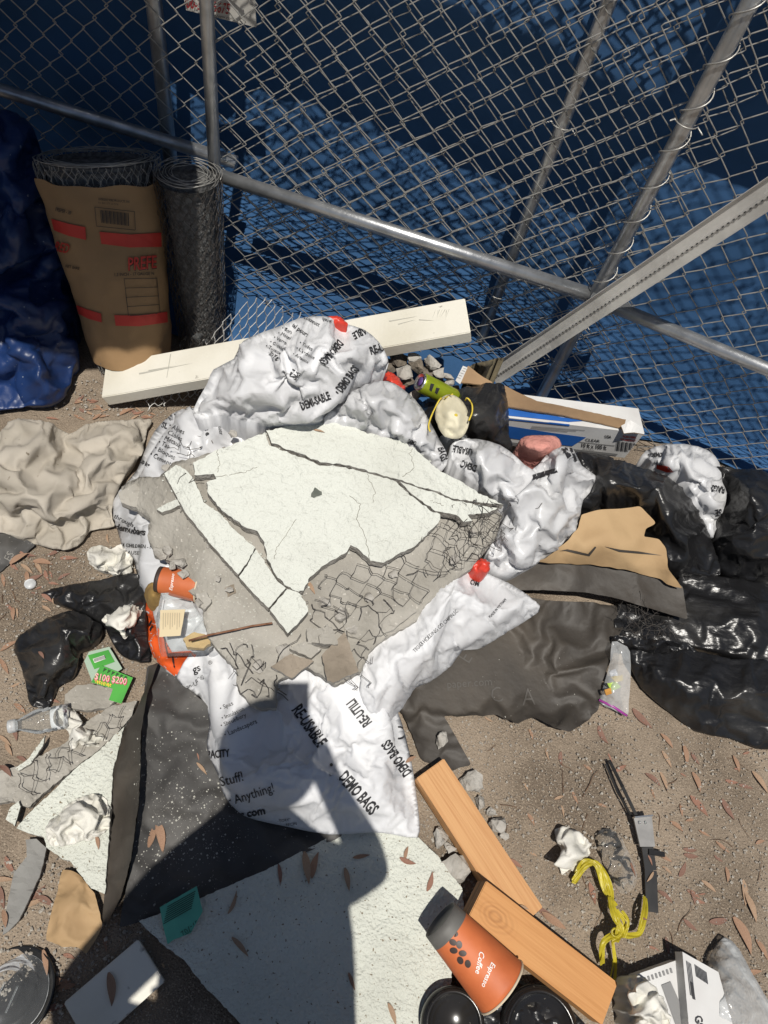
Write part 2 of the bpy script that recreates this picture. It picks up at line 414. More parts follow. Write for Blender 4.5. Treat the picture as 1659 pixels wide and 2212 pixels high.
# ------------------------------------------------------------------ blue shade cloth behind the fence
BND = [(0, 60), (330, 120), (480, 215), (565, 160), (650, 185), (720, 225), (800, 228), (900, 290), (1000, 330), (1100, 372), (1180, 395), (1290, 440), (1400, 330), (1480, 300), (1659, 380)]
bp = [aty(x, y, 1.74) for x, y in BND]; bxs = [p.x for p in bp]; bzs = [p.z for p in bp]
def screen_y(x, z):
    zb = np.interp(x, bxs, bzs) + .02 * noise.noise(Vector((x * 9, z * 3, 1)))
    y = 1.80 - .10 * max(0, min(1, (zb - z) / max(zb, .1))) ** .9 if z < zb else 1.80 - .42 * (z - zb)
    y += (.010 if x < -.3 else .002) * math.sin(x * 38 + 2 * noise.noise(Vector((x * 3, z * 2, 0)))) * min(1, z) + .014 * noise.noise(Vector((x * 3, z * 2, 2)))
    y += .0015 * noise.noise(Vector((x * 14, z * 9, 3)))
    if x > .45: y += -.05 * max(0, math.sin((x * 1.2 - z * 2.4) * 5)) * max(0, .5 - z)
    y = max(y, 1.665)
    if z < .28: y -= (.28 - z) * (.75 - .55 * min(1, max(0, (x - .1) / .3)))
    return y
sx = [round(-2.8 + i * .022, 4) for i in range(240)]; sz = [round(-.003 + i * .022, 4) for i in range(86)]
def puddle(x, k):                                          # the hem lies forward on the ground under the fence
    t = k / 14; reach = .12 + .06 * noise.noise(Vector((x * 3, 0, 9)))
    return (x, screen_y(x, 0) - reach * t, .006 + .016 * t * (1 - t) + .010 * max(0, noise.noise(Vector((x * 9, t * 4, 5)))) + .003 * noise.noise(Vector((x * 25, t * 12, 6))))
sv = [puddle(x, k) for k in range(14, 0, -1) for x in sx] + [(x, screen_y(x, z), z) for z in sz for x in sx]; n_ = len(sx)
scr = meshobj('shade_cloth', sv, [(j * n_ + i, j * n_ + i + 1, (j + 1) * n_ + i + 1, (j + 1) * n_ + i) for j in range(len(sz) + 13) for i in range(n_ - 1)], m_screen)
tag(scr, 'blue woven shade cloth hanging behind the chain link fence', 'shade cloth')
# dark hoarding wall behind the cloth
hb = MB()
hoard = thing('hoarding', 'dark boards standing behind the blue shade cloth', 'hoarding', (0, 2.4, 0))
for i in range(18):
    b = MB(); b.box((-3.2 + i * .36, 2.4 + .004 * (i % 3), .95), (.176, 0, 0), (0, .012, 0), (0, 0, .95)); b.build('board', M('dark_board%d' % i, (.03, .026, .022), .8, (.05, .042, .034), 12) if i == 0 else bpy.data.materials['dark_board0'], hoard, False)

# ------------------------------------------------------------------ chain link fence: three overlapping panels
def panel(label, x0, x1, Y, zr0, zr1, posts, z0, seed, ztop=1.85, a=.034, p=.068, bowed=.008):
    root = thing('chain_link_fence_panel', label, 'fence', ((x0 + x1) / 2, Y, 0), 'chain link fence panels')
    for (px, py0, r) in posts:
        b = MB(); b.tube([(px, py0, -.002), (px, py0, .9), (px, py0, ztop)], r, 14); b.build('post', m_pipe, root)
    b = MB(); b.tube([(x0, Y - .024, zr0), ((x0 + x1) / 2, Y - .024, (zr0 + zr1) / 2), (x1, Y - .024, zr1)], .0165, 14); b.build('rail', m_pipe, root)
    b = MB(); b.tube([(x0, Y - .02, ztop - .02), (x1, Y - .02, ztop - .02)], .0185, 12); b.build('top_rail', m_pipe, root)
    # one zigzag wire, then shared
    rg = random.Random(seed); nz = int((ztop - .03) / (p / 2)); metas = []
    for var in range(4):
        path = []
        for k in range(nz + 1):
            zc = z0 + k * p / 2; s = k % 2; xx = (a + .0032) if s else -.0032; yy = .0028 if s else -.0028
            e = .0045
            jx = rg.gauss(0, .0012); jz = rg.gauss(0, .0014)
            path += [(xx - (e if s else -e) * .9 + jx, yy * .4, zc - e + jz), (xx + jx, yy, zc + jz), (xx - (e if s else -e) * .9 + jx, yy * .4, zc + e + jz)]
        m = MB(); m.tube(path, .0014, 5); me = bpy.data.meshes.new('wire'); me.from_pydata(m.v, [], m.f); me.materials.append(m_wire)
        me.polygons.foreach_set('use_smooth', [True] * len(me.polygons)); metas.append(me)
    nw = int((x1 - x0) / a)
    for i in range(nw):
        o = bpy.data.objects.new('wire', metas[rg.randrange(4)]); COL.objects.link(o); o.parent = root
        x = x0 + i * a; o.location = (x - root.location.x, bowed * math.sin(i * .21 + seed) + bowed * .5 * math.sin(i * .57), rg.gauss(0, .0015) + (i % 2) * p / 2)
        o.rotation_euler = (rg.gauss(0, .003), rg.gauss(0, .004), 0)
    return root
PL = aty(469, 330, 1.545); P2 = aty(1390, 435, 1.53); P1 = aty(1190, 335, 1.60); PC = aty(338, 120, 1.62)
fa = panel('chain link fence panel in front, its rail ending at the wire wrapped post', PL.x, P2.x, 1.548, .462, .45, [(PL.x, 1.525, .015), (P2.x, 1.52, .0165)], .005, 3)
fb = panel('chain link fence panel overlapping behind the front one, with a plain post', PL.x + .06, P2.x + .12, 1.600, .42, .40, [(P1.x, 1.612, .0155)], .03, 5)
fc = panel('chain link fence panel at left behind the paper wrapped roll', -2.6, PL.x + .03, 1.618, .462, .462, [(PC.x, 1.635, .0185), (-2.58, 1.635, .0185)], .018, 8)
fd = panel('chain link fence panel at right, running on past the steel channel', .33, 1.95, 1.418, .455, .455, [(1.93, 1.43, .0185)], .012, 11)
fd.rotation_euler.z = -.14
# tie wires
b = MB()
b.tube([(P2.x + .0215 * math.cos(t), 1.52 + .0215 * math.sin(t), .28 + t * .0135) for t in [i * .35 for i in range(180)]], .0017, 5)
b.build('wrapping_wire', m_wire, fa)
for (px, py, zz) in ((P1.x, 1.612, .78), (P1.x, 1.612, .30), (P2.x, 1.52, .90), (P2.x, 1.52, .22), (P2.x, 1.52, .36)):
    b = MB(); b.tube([(px - .036, py - .024, zz + .004)] + [(px + .024 * math.cos(t), py - .024 * math.sin(t), zz) for t in [math.pi - i * .4 for i in range(8)]] + [(px + .034, py - .026, zz - .003)], .0016, 5)
    b.build('tie_wire', m_wire, fa if py < 1.6 else fb)

# rental sign on the fence
sgp = [aty(x, y, 1.645) for x, y in ((383, -75), (548, -75), (553, 59), (402, 22))]
sgn = thing('rental_sign', 'white sign with dark red phone number wired behind the fence top', 'sign', sum(sgp, Vector()) / 4)
b = MB(); q = sgp + [p + Vector((0, .004, 0)) for p in sgp]
b.add(q, [(0, 1, 2, 3), (7, 6, 5, 4), (0, 4, 5, 1), (1, 5, 6, 2), (2, 6, 7, 3), (3, 7, 4, 0)])
sboard = b.build('sign_board', M('sign_white', (.62, .6, .55), .5, (.5, .48, .44), 14), sgn, False)

# ------------------------------------------------------------------ added, unseen tarpaulin overhead, its outline shaped to shade the corner
ZC = 1.5
def cast(p): return Vector((p.x + SUN.x / SUN.z * (ZC - p.z), p.y + SUN.y / SUN.z * (ZC - p.z), ZC))
ce = [cast(Vector((x, y, 0))) for x, y in ((-3.1, 1.09), (-1.0, 1.12), (-.93, 1.16), (-.86, 1.19), (-.77, 1.205), (-.70, 1.27), (-.655, 1.345), (-.645, 1.42), (-.67, 1.58), (-.74, 1.72), (-.86, 1.88), (-.98, 2.04))]
cn = thing('added_shade_tarp', 'added unseen blue tarpaulin on poles overhead, shaped to shade the corner, outside the picture', 'canopy', (-1.6, 1.5, 0))
me_v = ce + [Vector((-3.2, 1.58, ZC))]
v2, f2 = mesh2d(resample([(p.x * 100, p.y * 100) for p in me_v], 8, .8, 3), 12, 2)
meshobj('shade_sheet', [(x / 100, y / 100, ZC + .012 * noise.noise(Vector((x * .05, y * .05, 0)))) for x, y in v2], f2, m_tarp, cn)
for (x, y) in ((-3.1, 1.5), (-3.1, .7)):
    b = MB(); b.tube([(x, y, 0), (x, y, ZC + .03)], .02, 10); b.build('pole', m_pipe, cn)

# ------------------------------------------------------------------ rolls of netting
def ring_roll(cb, rb, ct, rt):
    cb, ct = Vector(cb), Vector(ct); ax = (ct - cb).normalized(); u = Vector((1, 0, 0)); u = (u - ax * u.dot(ax)).normalized(); w_ = ax.cross(u)
    def f(th, t, dr=0):
        r = rb + (rt - rb) * t + dr; c = cb.lerp(ct, t)
        return c + (u * math.cos(th) + w_ * math.sin(th)) * r
    return f, (ct - cb).length
def roll(name, label, cb, rb, ct, rt, paper, seed):
    root = thing(name, label, 'wire roll', cb, 'rolls of wire netting'); f, L = ring_roll(cb, rb, ct, rt)
    def wrap(t0, t1, dr, nm, mat, wob=0, nt=26, edge=0):
        nseg = 64; V = []
        for j in range(nt + 1):
            for i in range(nseg):
                th = 2 * math.pi * i / nseg; t = t0 + (t1 - t0) * j / nt
                if edge: t += edge * noise.noise(Vector((math.cos(th) * 1.6, math.sin(th) * 1.6, seed + (j > nt / 2)))) * (abs(j / nt - .5) * 2) ** 3
                V.append(f(th, t, dr + wob * (noise.fractal(Vector((math.cos(th) * 2.5, math.sin(th) * 2.5, t * 7 + seed)), 1, 2, 4))))
        return meshobj(nm, V, [(j * nseg + i, j * nseg + (i + 1) % nseg, (j + 1) * nseg + (i + 1) % nseg, (j + 1) * nseg + i) for j in range(nt) for i in range(nseg)], mat, root)
    wrap(.0, .985, -.022, 'core', M('dark_wire_mass_' + str(seed), (.075, .075, .075), .7, (.17, .17, .165), 90, bump=.004, bs=110))
    zones = ((-.0, 1.0),) if not paper else ((.88, 1.0), (0, .10))
    for (t0, t1) in zones:
        for lay in range(3):
            m = MB(); rad = rt - .007 * lay; W = 2 * math.pi * rad; off = seed + lay * 1.3
            hexnet(m, lambda u_, v_: f(u_ / rad + off, t0 + v_ / L, -.007 * lay), W, (t1 - t0) * L, .030 if paper else .024, .0007, .002, .02, seed + lay, 3)
            m.build('netting_layer', m_wire if paper else m_wired, root)
    # rim: coiled end
    m = MB(); m.lathe([(.002, 0)] + [(rt * k / 8, .004 * math.sin(k * 2.1)) for k in range(1, 8)], Vector(ct) - (Vector(ct) - Vector(cb)).normalized() * .02, Vector(ct) - Vector(cb), 40); m.build('coil_end', M('dark_coil_%d' % seed, (.06, .06, .06), .6, (.16, .16, .155), 70, bump=.006, bs=90), root)
    m = MB(); m.tube([f(i * .28, 1.0 + .004 * math.sin(i), -.0011 * i * .28) for i in range(150)], .0011, 4); m.build('coiled_rim', m_wire, root)
    pp = None
    if paper: pp = wrap(.07, .925, .004, 'paper_wrapper', m_kraft_roll, .005, 40, .035)
    return root, pp
m_kraft_roll = M('brown_wrapper', (.33, .205, .10), .75, (.26, .16, .075), 6, .4, .7, bump=.003, bs=22)
roll1, wrap1 = roll('netting_roll', 'tall netting roll in a brown paper wrapper with red bands', at(292, 795, 0), .096, aty(210, 338, 1.42), .146, True, 1)
roll2, _ = roll('netting_roll', 'bare grey netting roll standing between wrapped roll and fence post', at(440, 752, 0), .066, aty(405, 372, 1.44), .082, False, 2)

# ------------------------------------------------------------------ painted board propped on the fence, metal channel
def plank(name, top4, th, mat, parent=None, bev=.002, twist=None):
    """A plank from its four top corners: near-left, far-left, far-right, near-right; thickness below them."""
    a, b_, c, d = [Vector(p) for p in top4]; u = ((d - a) + (c - b_)).normalized(); v = ((b_ - a) + (c - d)); v = (v - u * v.dot(u)).normalized(); w_ = u.cross(v)
    ctr = (a + b_ + c + d) / 4; L = ((d - a).length + (c - b_).length) / 2; W = ((b_ - a).length + (c - d).length) / 2
    bm = bmesh.new(); bmesh.ops.create_cube(bm, size=1)
    for q in bm.verts: q.co = Vector((q.co.x * L, q.co.y * W, q.co.z * th))
    ex = [e for e in bm.edges if abs(e.verts[0].co.x - e.verts[1].co.x) > L * .5]
    bmesh.ops.subdivide_edges(bm, edges=ex, cuts=14)
    bmesh.ops.bevel(bm, geom=[e for e in bm.edges if e.calc_face_angle(0) > .5], offset=bev, segments=2, affect='EDGES')
    rg = random.Random(len(name) + int(L * 1000))
    for q in bm.verts:
        q.co += Vector((0, .0006 * noise.noise(Vector((q.co.x * 9, q.co.y * 30, 1))), .0008 * noise.noise(Vector((q.co.x * 8, q.co.y * 12, 5)))))
    me = bpy.data.meshes.new(name); bm.to_mesh(me); bm.free()
    o = link(name, me, None, mat, False)
    o.matrix_world = Matrix([[u[i], v[i], w_[i], (ctr - w_ * th / 2)[i]] for i in range(3)] + [[0, 0, 0, 1]])
    return o
pb = plank('painted_board', [at(212, 858, .055), at(235, 785, .06), at(1002, 643, .385), at(1019, 718, .375)], .038, m_primed)
tag(pb, 'long white painted board leaning across behind the top bag', 'board')
# steel channel
Ca = aty(1064, 818, 1.47); Cb = aty(1690, 405, 1.36)
Cb = Ca + (Cb - Ca) * 1.3
u = (Cb - Ca).normalized(); side = Vector((0, 0, 1)); nrm_ = (Vector(CAM) - (Ca + Cb) / 2).normalized(); wv = u.cross(nrm_).normalized(); nrm_ = wv.cross(u).normalized()
if wv.z < 0: wv = -wv
b = MB()
prof = [(.030, .010), (.030, .0), (.027, -.002), (.006, -.002), (.003, .004), (0, .004), (-.003, -.002), (-.020, -.002), (-.023, .0), (-.023, .012), (-.0215, .012), (-.0215, -.0005), (-.020, -.0035), (.027, -.0035), (.0315, -.0015), (.0315, .010)]
E_ = 24; nP = len(prof)
for k in range(E_ + 1):
    p = Ca.lerp(Cb, k / E_)
    b.v += [tuple(p + wv * x_ + nrm_ * y_) for x_, y_ in prof]
b.f = [(k * nP + i, k * nP + (i + 1) % nP, (k + 1) * nP + (i + 1) % nP, (k + 1) * nP + i) for k in range(E_) for i in range(nP)] + [tuple(range(nP)), tuple(range(E_ * nP, E_ * nP + nP))[::-1]]
b.m = [0] * len(b.f)
m_chan = M('dusty_galvanised_channel', (.68, .67, .64), .5, (.48, .47, .45), 9, .4, .7, metal=.45, bump=.0008, bs=60, speck=(.7, .69, .66), ss=30, slo=.64, shi=.7)
ch = b.build('steel_channel', m_chan, None, False); tag(ch, 'long grey steel channel leaning diagonally in front of the fence', 'channel')
b = MB()
for k in range(91):
    p = Ca.lerp(Cb, .015 + k * .0106); b.box(p + wv * .0 + nrm_ * .0043, u * .0022, wv * .0014, nrm_ * .0004)
b.build('perforation_row', M('dark_slot', (.04, .04, .04), .9), ch, False)['kind'] = 'stuff'
# ------------------------------------------------------------------ the heap: bags under and round the slab
SL = tps([(415, 1005, .315), (575, 930, .33), (750, 910, .335), (947, 1013, .31), (1090, 1095, .25), (950, 1115, .287), (830, 1215, .275), (650, 1278, .265),
          (622, 1368, .24), (400, 1106, .275), (355, 1023, .28), (780, 1090, .305)])
CO = tps([(262, 1050, .175), (345, 1030, .25), (300, 1150, .185), (330, 1190, .18), (440, 1300, .20), (460, 1400, .175), (540, 1520, .195), (590, 1533, .20), (710, 1476, .20),
          (830, 1381, .205), (945, 1281, .21), (1065, 1166, .215), (415, 1005, .29), (750, 910, .31), (947, 1013, .285), (1090, 1095, .225), (780, 1090, .28), (650, 1278, .24), (620, 1368, .21), (400, 1106, .25)])

front_bag = soft('rubble_bag', [(380, 1462, .05), (410, 1490, .03), (439, 1520, .02), (453, 1560, .03), (446, 1600, .03), (452, 1635, .03), (471, 1676, .03), (484, 1719, .03), (515, 1754, .03), (548, 1770, .03), (621, 1786, .032),
    (712, 1803, .035), (803, 1798, .037), (850, 1803, .035), (902, 1810, .03), (906, 1772, .03), (900, 1720, .03), (892, 1662, .03), (876, 1590, .03), (860, 1540, .05), (835, 1500, .1), (796, 1440, .16), (720, 1400, .185), (620, 1390, .185), (520, 1360, .17), (460, 1350, .15), (420, 1400, .1)],
    [(470, 1480, .12), (500, 1560, .16), (560, 1560, .19), (640, 1520, .195), (700, 1560, .2), (600, 1650, .2), (520, 1650, .15), (500, 1700, .11), (600, 1720, .155), (700, 1680, .185), (780, 1640, .165), (680, 1750, .12), (790, 1730, .115), (850, 1700, .085), (850, 1760, .07), (780, 1560, .17), (830, 1600, .13)],
    res=5.2, sub=0, shrink=.05, bend=.02, hold=.08, press=1.0, grav=.25, skirt=.02, mat=m_bag, seed=3, sm=2)
tag(front_bag, 'full white woven bag at the front carrying the photographer\'s shadow', 'bag', 'white rubble bags')

sandbag = soft('rubble_bag', [(1050, 1238, .12), (1110, 1266, .09), (1167, 1308, .07), (1150, 1332, .045), (1100, 1362, .035), (1045, 1397, .03), (1002, 1402, .03), (975, 1438, .03), (925, 1475, .03), (897, 1486, .03), (868, 1531, .04), (832, 1564, .06), (800, 1545, .12),
    (778, 1490, .17), (785, 1440, .18), (800, 1400, .185), (850, 1360, .19), (895, 1330, .195), (920, 1300, .2), (950, 1260, .2), (995, 1232, .18)],
    [(1060, 1300, .17), (1000, 1330, .19), (950, 1380, .19), (1010, 1370, .13), (880, 1430, .19), (840, 1470, .19), (830, 1510, .16), (870, 1490, .13), (930, 1440, .13), (1090, 1330, .12), (1120, 1310, .12)],
    res=4.8, sub=0, shrink=.085, bend=.01, hold=.07, press=1.2, grav=.2, skirt=.02, mat=m_bag, seed=5, jit=1.2, sm=2)
tag(sandbag, 'stuffed white woven bag lying diagonally on black paper right of the slab', 'bag', 'white rubble bags')

left_bag = soft('rubble_bag', [(440, 880, .3), (395, 885, .2), (370, 895, .12), (335, 930, .06), (312, 975, .04), (297, 1013, .03), (262, 1055, .02), (246, 1083, .015), (243, 1110, .01), (255, 1151, .01), (268, 1191, .01), (286, 1206, .01), (298, 1251, .01), (309, 1290, .02), (318, 1345, .02), (322, 1390, .02),
    (332, 1420, .02), (376, 1463, .02), (420, 1440, .05), (470, 1415, .12), (520, 1350, .15), (520, 1200, .15), (500, 1050, .22), (540, 940, .27), (500, 890, .31)],
    [(400, 950, .2), (350, 990, .14), (330, 1040, .14), (300, 1090, .12), (290, 1140, .10), (340, 1150, .15), (350, 1220, .13), (400, 1250, .15), (350, 1320, .10), (400, 1350, .13), (380, 1420, .07), (440, 1380, .13)],
    res=5.2, sub=0, shrink=.12, bend=.01, hold=.07, press=.8, grav=.25, skirt=.005, mat=m_bag2, seed=8, sm=2)
tag(left_bag, 'white printed bag sagging out from under the slab at left with orange end', 'bag', 'white rubble bags')

top_bag = soft('rubble_bag', [(415, 890, .30), (448, 828, .30), (461, 798, .33), (505, 775, .36), (518, 745, .40), (541, 728, .42), (608, 703, .46), (645, 688, .48), (681, 683, .49), (715, 685, .49), (748, 700, .47), (785, 711, .46), (818, 738, .43), (838, 775, .40), (835, 798, .37),
    (808, 821, .36), (775, 840, .355), (741, 864, .35), (715, 888, .345), (701, 905, .342), (675, 913, .342), (615, 917, .34), (565, 915, .338), (525, 911, .335), (495, 900, .335), (471, 898, .33), (435, 908, .31)],
    [(560, 800, .46), (520, 830, .43), (480, 850, .37), (600, 750, .5), (680, 730, .53), (750, 750, .5), (700, 800, .47), (640, 850, .44), (560, 870, .40), (620, 890, .38), (700, 860, .40), (780, 790, .44), (540, 890, .36)],
    res=4.6, sub=0, shrink=.17, bend=.006, hold=.06, press=1.0, grav=.25, skirt=.2, mat=m_bag, seed=11, sm=2, lump=.012, lscale=.03)
tag(top_bag, 'bulging white printed bag on top of the heap against the painted board', 'bag', 'white rubble bags')

mid_bag = soft('plastic_bag', [(700, 903, .345), (741, 861, .36), (775, 838, .365), (820, 823, .36), (852, 828, .35), (882, 850, .33), (912, 882, .31), (947, 945, .28), (968, 988, .27), (955, 1012, .27), (925, 987, .29), (880, 962, .315), (850, 948, .325), (810, 933, .332), (770, 918, .34), (735, 912, .342)],
    [(780, 870, .41), (840, 860, .41), (870, 900, .37), (830, 910, .36), (910, 950, .33)], res=4.6, sub=0, shrink=.22, bend=.006, hold=.06, press=.8, grav=.2, skirt=.18, mat=m_bag2, seed=13, sm=2, lump=.018, lscale=.035)
tag(mid_bag, 'crumpled thin white bag between the top bag and the dust mask', 'bag', 'white rubble bags')

right_bag = soft('plastic_bag', [(972, 975, .27), (982, 953, .28), (1030, 948, .29), (1080, 961, .28), (1115, 986, .27), (1150, 1014, .27), (1180, 983, .27), (1210, 966, .27), (1237, 968, .25), (1257, 1006, .22), (1288, 1028, .2), (1282, 1055, .19), (1260, 1080, .17), (1254, 1108, .16), (1245, 1146, .15), (1220, 1173, .13), (1180, 1203, .12),
    (1140, 1228, .12), (1110, 1238, .12), (1065, 1229, .13), (1052, 1206, .16), (1068, 1160, .2), (1100, 1100, .22), (1040, 1060, .25), (985, 1010, .27)],
    [(1040, 990, .32), (1100, 1030, .30), (1130, 1080, .27), (1170, 1040, .28), (1220, 1000, .29), (1240, 1040, .23), (1200, 1090, .24), (1130, 1150, .22), (1190, 1150, .18), (1110, 1200, .18)],
    res=4.8, sub=0, shrink=.20, bend=.006, hold=.06, press=.6, grav=.25, skirt=.03, mat=m_bag2, seed=17, sm=2, lump=.03, lscale=.025)
tag(right_bag, 'open limp translucent white bag right of the slab', 'bag', 'white rubble bags')

far_bag = soft('plastic_bag', [(1385, 985, .13), (1420, 963, .16), (1480, 959, .17), (1530, 973, .16), (1554, 1000, .15), (1560, 1040, .16), (1571, 1068, .15), (1560, 1110, .12), (1540, 1162, .08), (1526, 1146, .1), (1515, 1106, .14), (1475, 1033, .17), (1425, 1008, .16)],
    [(1480, 985, .2), (1530, 1030, .2), (1540, 1090, .17), (1440, 985, .19)], res=4.8, sub=0, shrink=.2, bend=.006, hold=.06, press=.6, skirt=.02, mat=m_bag2, seed=19, sm=2, lump=.02, lscale=.03)
tag(far_bag, 'rumpled white printed bag between two black bags beside the box', 'bag', 'white rubble bags')

# ------------------------------------------------------------------ black plastic
def black(label, out, ctrl, **k):
    kw = dict(res=6.5, shrink=.09, bend=.05, hold=.10, press=.5, grav=.25, skirt=.0, mat=m_black, sm=2, lump=.007, lscale=.03); kw.update(k)
    return tag(soft('trash_bag', out, ctrl, **kw), label, 'trash bag', 'black plastic bags')
mask_bag = black('shiny black trash bag with a dust mask lying on it', [(905, 878, .2), (925, 853, .22), (980, 836, .26), (1030, 827, .29), (1088, 825, .30), (1098, 850, .28), (1103, 890, .24), (1104, 935, .2), (1108, 973, .18), (1070, 965, .2), (1020, 955, .22), (955, 950, .24), (922, 910, .24)],
    [(985, 895, .31), (1040, 880, .33), (1060, 920, .29), (950, 880, .28), (1085, 860, .31)], seed=21, res=7, shrink=.13, bend=.4, lump=.008)
long_bag = black('stretched black trash bag curving below the plastic sheeting box', [(1240, 975, .2), (1305, 983, .18), (1380, 1002, .17), (1455, 1033, .16), (1497, 1073, .14), (1515, 1106, .13), (1532, 1140, .11), (1550, 1191, .08), (1560, 1243, .05), (1510, 1240, .05), (1480, 1238, .06), (1445, 1220, .09), (1420, 1160, .11), (1380, 1112, .12), (1320, 1104, .12), (1262, 1106, .13), (1255, 1080, .17), (1284, 1055, .2), (1286, 1028, .21), (1257, 1006, .21)],
    [(1330, 1030, .24), (1400, 1060, .23), (1450, 1110, .2), (1480, 1170, .15), (1340, 1075, .2)], seed=23, shrink=.10, bend=.5, lump=.008)
black('black trash bag heaped at the right edge beside the white printed bag', [(1495, 1008, .14), (1540, 1004, .17), (1600, 1008, .18), (1690, 1040, .18), (1700, 1240, .1), (1640, 1260, .04), (1565, 1245, .04), (1552, 1190, .09), (1560, 1110, .13), (1574, 1068, .15), (1550, 1030, .15)],
    [(1620, 1060, .24), (1630, 1140, .2), (1590, 1180, .15)], seed=25)
black('flat black plastic film under the torn kraft paper at right', [(1470, 1240, .03), (1560, 1243, .05), (1640, 1255, .05), (1700, 1260, .05), (1700, 1440, .06), (1600, 1420, .05), (1490, 1395, .04), (1400, 1400, .03), (1330, 1372, .03), (1335, 1300, .03), (1430, 1300, .03)],
    [(1560, 1320, .06), (1620, 1360, .08), (1450, 1350, .04)], seed=27, shrink=.05, res=9, lump=.004)
black('big flat black trash bag spread at the right edge on the ground', [(1360, 1400, .05), (1430, 1408, .06), (1490, 1400, .07), (1580, 1420, .09), (1700, 1440, .1), (1700, 1620, .03), (1580, 1597, .01), (1505, 1581, .01), (1455, 1546, .01), (1405, 1506, .01), (1372, 1468, .01)],
    [(1480, 1480, .09), (1560, 1520, .08), (1620, 1490, .11), (1420, 1450, .07)], seed=29, shrink=.05, bend=.6, lump=.005)
black('folded strip of black film beside the ball of wire scraps', [(1328, 1370, .07), (1400, 1378, .08), (1492, 1388, .08), (1505, 1425, .06), (1430, 1415, .05), (1370, 1400, .05), (1335, 1392, .05)], [(1420, 1398, .09)], seed=30, shrink=.14, res=6, lump=.004)
black('crumpled black bag lying on the dirt left of the heap', [(45, 1371, .01), (90, 1341, .02), (150, 1316, .02), (205, 1340, .03), (222, 1355, .03), (215, 1385, .02), (175, 1405, .02), (168, 1440, .02), (155, 1470, .01), (122, 1488, .01), (106, 1531, .005), (80, 1530, .005), (62, 1520, .005), (50, 1460, .01), (32, 1406, .005)],
    [(110, 1390, .07), (150, 1370, .07), (90, 1440, .055), (130, 1430, .06), (190, 1370, .06), (85, 1495, .03)], seed=31, res=6.5, shrink=.24, lump=.01)
black('black plastic film spreading from under the printed bag at left', [(85, 1281, .005), (150, 1262, .01), (210, 1251, .02), (280, 1236, .03), (308, 1250, .05), (316, 1320, .05), (322, 1388, .03), (326, 1432, .01), (282, 1427, .01), (255, 1410, .01), (232, 1370, .02), (218, 1345, .03), (150, 1312, .02), (118, 1305, .01)],
    [(230, 1290, .05), (180, 1290, .035), (280, 1300, .06), (290, 1390, .035), (250, 1350, .04)], seed=33, res=6.5, shrink=.2, lump=.01)

# ------------------------------------------------------------------ building paper, kraft paper and cloth
def sheet(name, label, cat, out, ctrl, mat, group=None, **k):
    kw = dict(res=10, shrink=.03, bend=4, hold=.15, edge=.6, press=0, grav=.2, mat=mat, jit=.8, lump=.006, lscale=.02, mass=.25); kw.update(k)
    return tag(soft(name, out, ctrl, **kw), label, cat, group)
tar_left = sheet('building_paper', 'dusty black building paper lying under the front bag', 'building paper',
    [(318, 1440, .02), (345, 1432, .03), (380, 1462, .03), (445, 1520, .03), (520, 1600, .025), (650, 1700, .02), (800, 1760, .02), (740, 1806, .022), (560, 1888, .02), (430, 1945, .018), (300, 1992, .012), (258, 2003, .008), (280, 1880, .03), (300, 1740, .045), (304, 1640, .05), (308, 1520, .045)],
    [(400, 1650, .025), (360, 1800, .018), (500, 1800, .016), (330, 1700, .04)], m_tar, 'black building paper')
sheet('building_paper', 'black paper strip folded up on edge left of the front bag', 'building paper',
    [(322, 1440, .06), (342, 1430, .06), (318, 1500, .09), (304, 1580, .10), (303, 1660, .10), (300, 1730, .10), (284, 1850, .08), (260, 1940, .05), (230, 1998, .02), (220, 1992, .01), (232, 1860, .02), (245, 1660, .02), (252, 1636, .02), (271, 1571, .02), (291, 1541, .03), (316, 1486, .04)],
    [(285, 1620, .055), (270, 1750, .05), (262, 1850, .045)], m_tar2, 'black building paper', res=8, shrink=.02, lump=.004)
tar_right = sheet('building_paper', 'wrinkled brown black building paper printed with a web address', 'building paper',
    [(980, 1300, .02), (1100, 1288, .03), (1180, 1297, .03), (1260, 1300, .03), (1332, 1310, .03), (1346, 1356, .03), (1330, 1388, .04), (1322, 1426, .04), (1300, 1481, .03), (1291, 1531, .02), (1262, 1560, .03), (1230, 1583, .05), (1190, 1568, .045), (1155, 1551, .04), (1120, 1563, .035), (1070, 1547, .025), (960, 1547, .02), (975, 1576, .012), (1000, 1620, .008), (1017, 1652, .006),
     (960, 1670, .006), (910, 1640, .01), (880, 1560, .015), (840, 1500, .015), (900, 1400, .015)],
    [(1100, 1400, .045), (1200, 1380, .06), (1250, 1450, .05), (1150, 1470, .035), (1050, 1480, .03), (1200, 1520, .03)], m_tar2, 'black building paper', shrink=.07, bend=.8, hold=.08, lump=.012, lscale=.025, res=9)
kraft = sheet('kraft_paper', 'large torn sheet of tan kraft paper lying on black paper at right', 'kraft paper',
    [(1180, 1205, .135), (1222, 1172, .15), (1246, 1146, .16), (1256, 1111, .17), (1290, 1102, .18), (1340, 1099, .18), (1382, 1093, .175), (1417, 1130, .17), (1395, 1142, .165), (1390, 1160, .16), (1425, 1165, .155), (1440, 1190, .15), (1444, 1230, .135), (1475, 1272, .11), (1440, 1262, .10), (1430, 1252, .10), (1355, 1231, .1), (1280, 1220, .1), (1205, 1216, .1), (1155, 1214, .11)],
    [(1300, 1150, .175), (1350, 1190, .155), (1260, 1190, .15)], m_kraft, shrink=.012, lump=.004, jit=1.6)
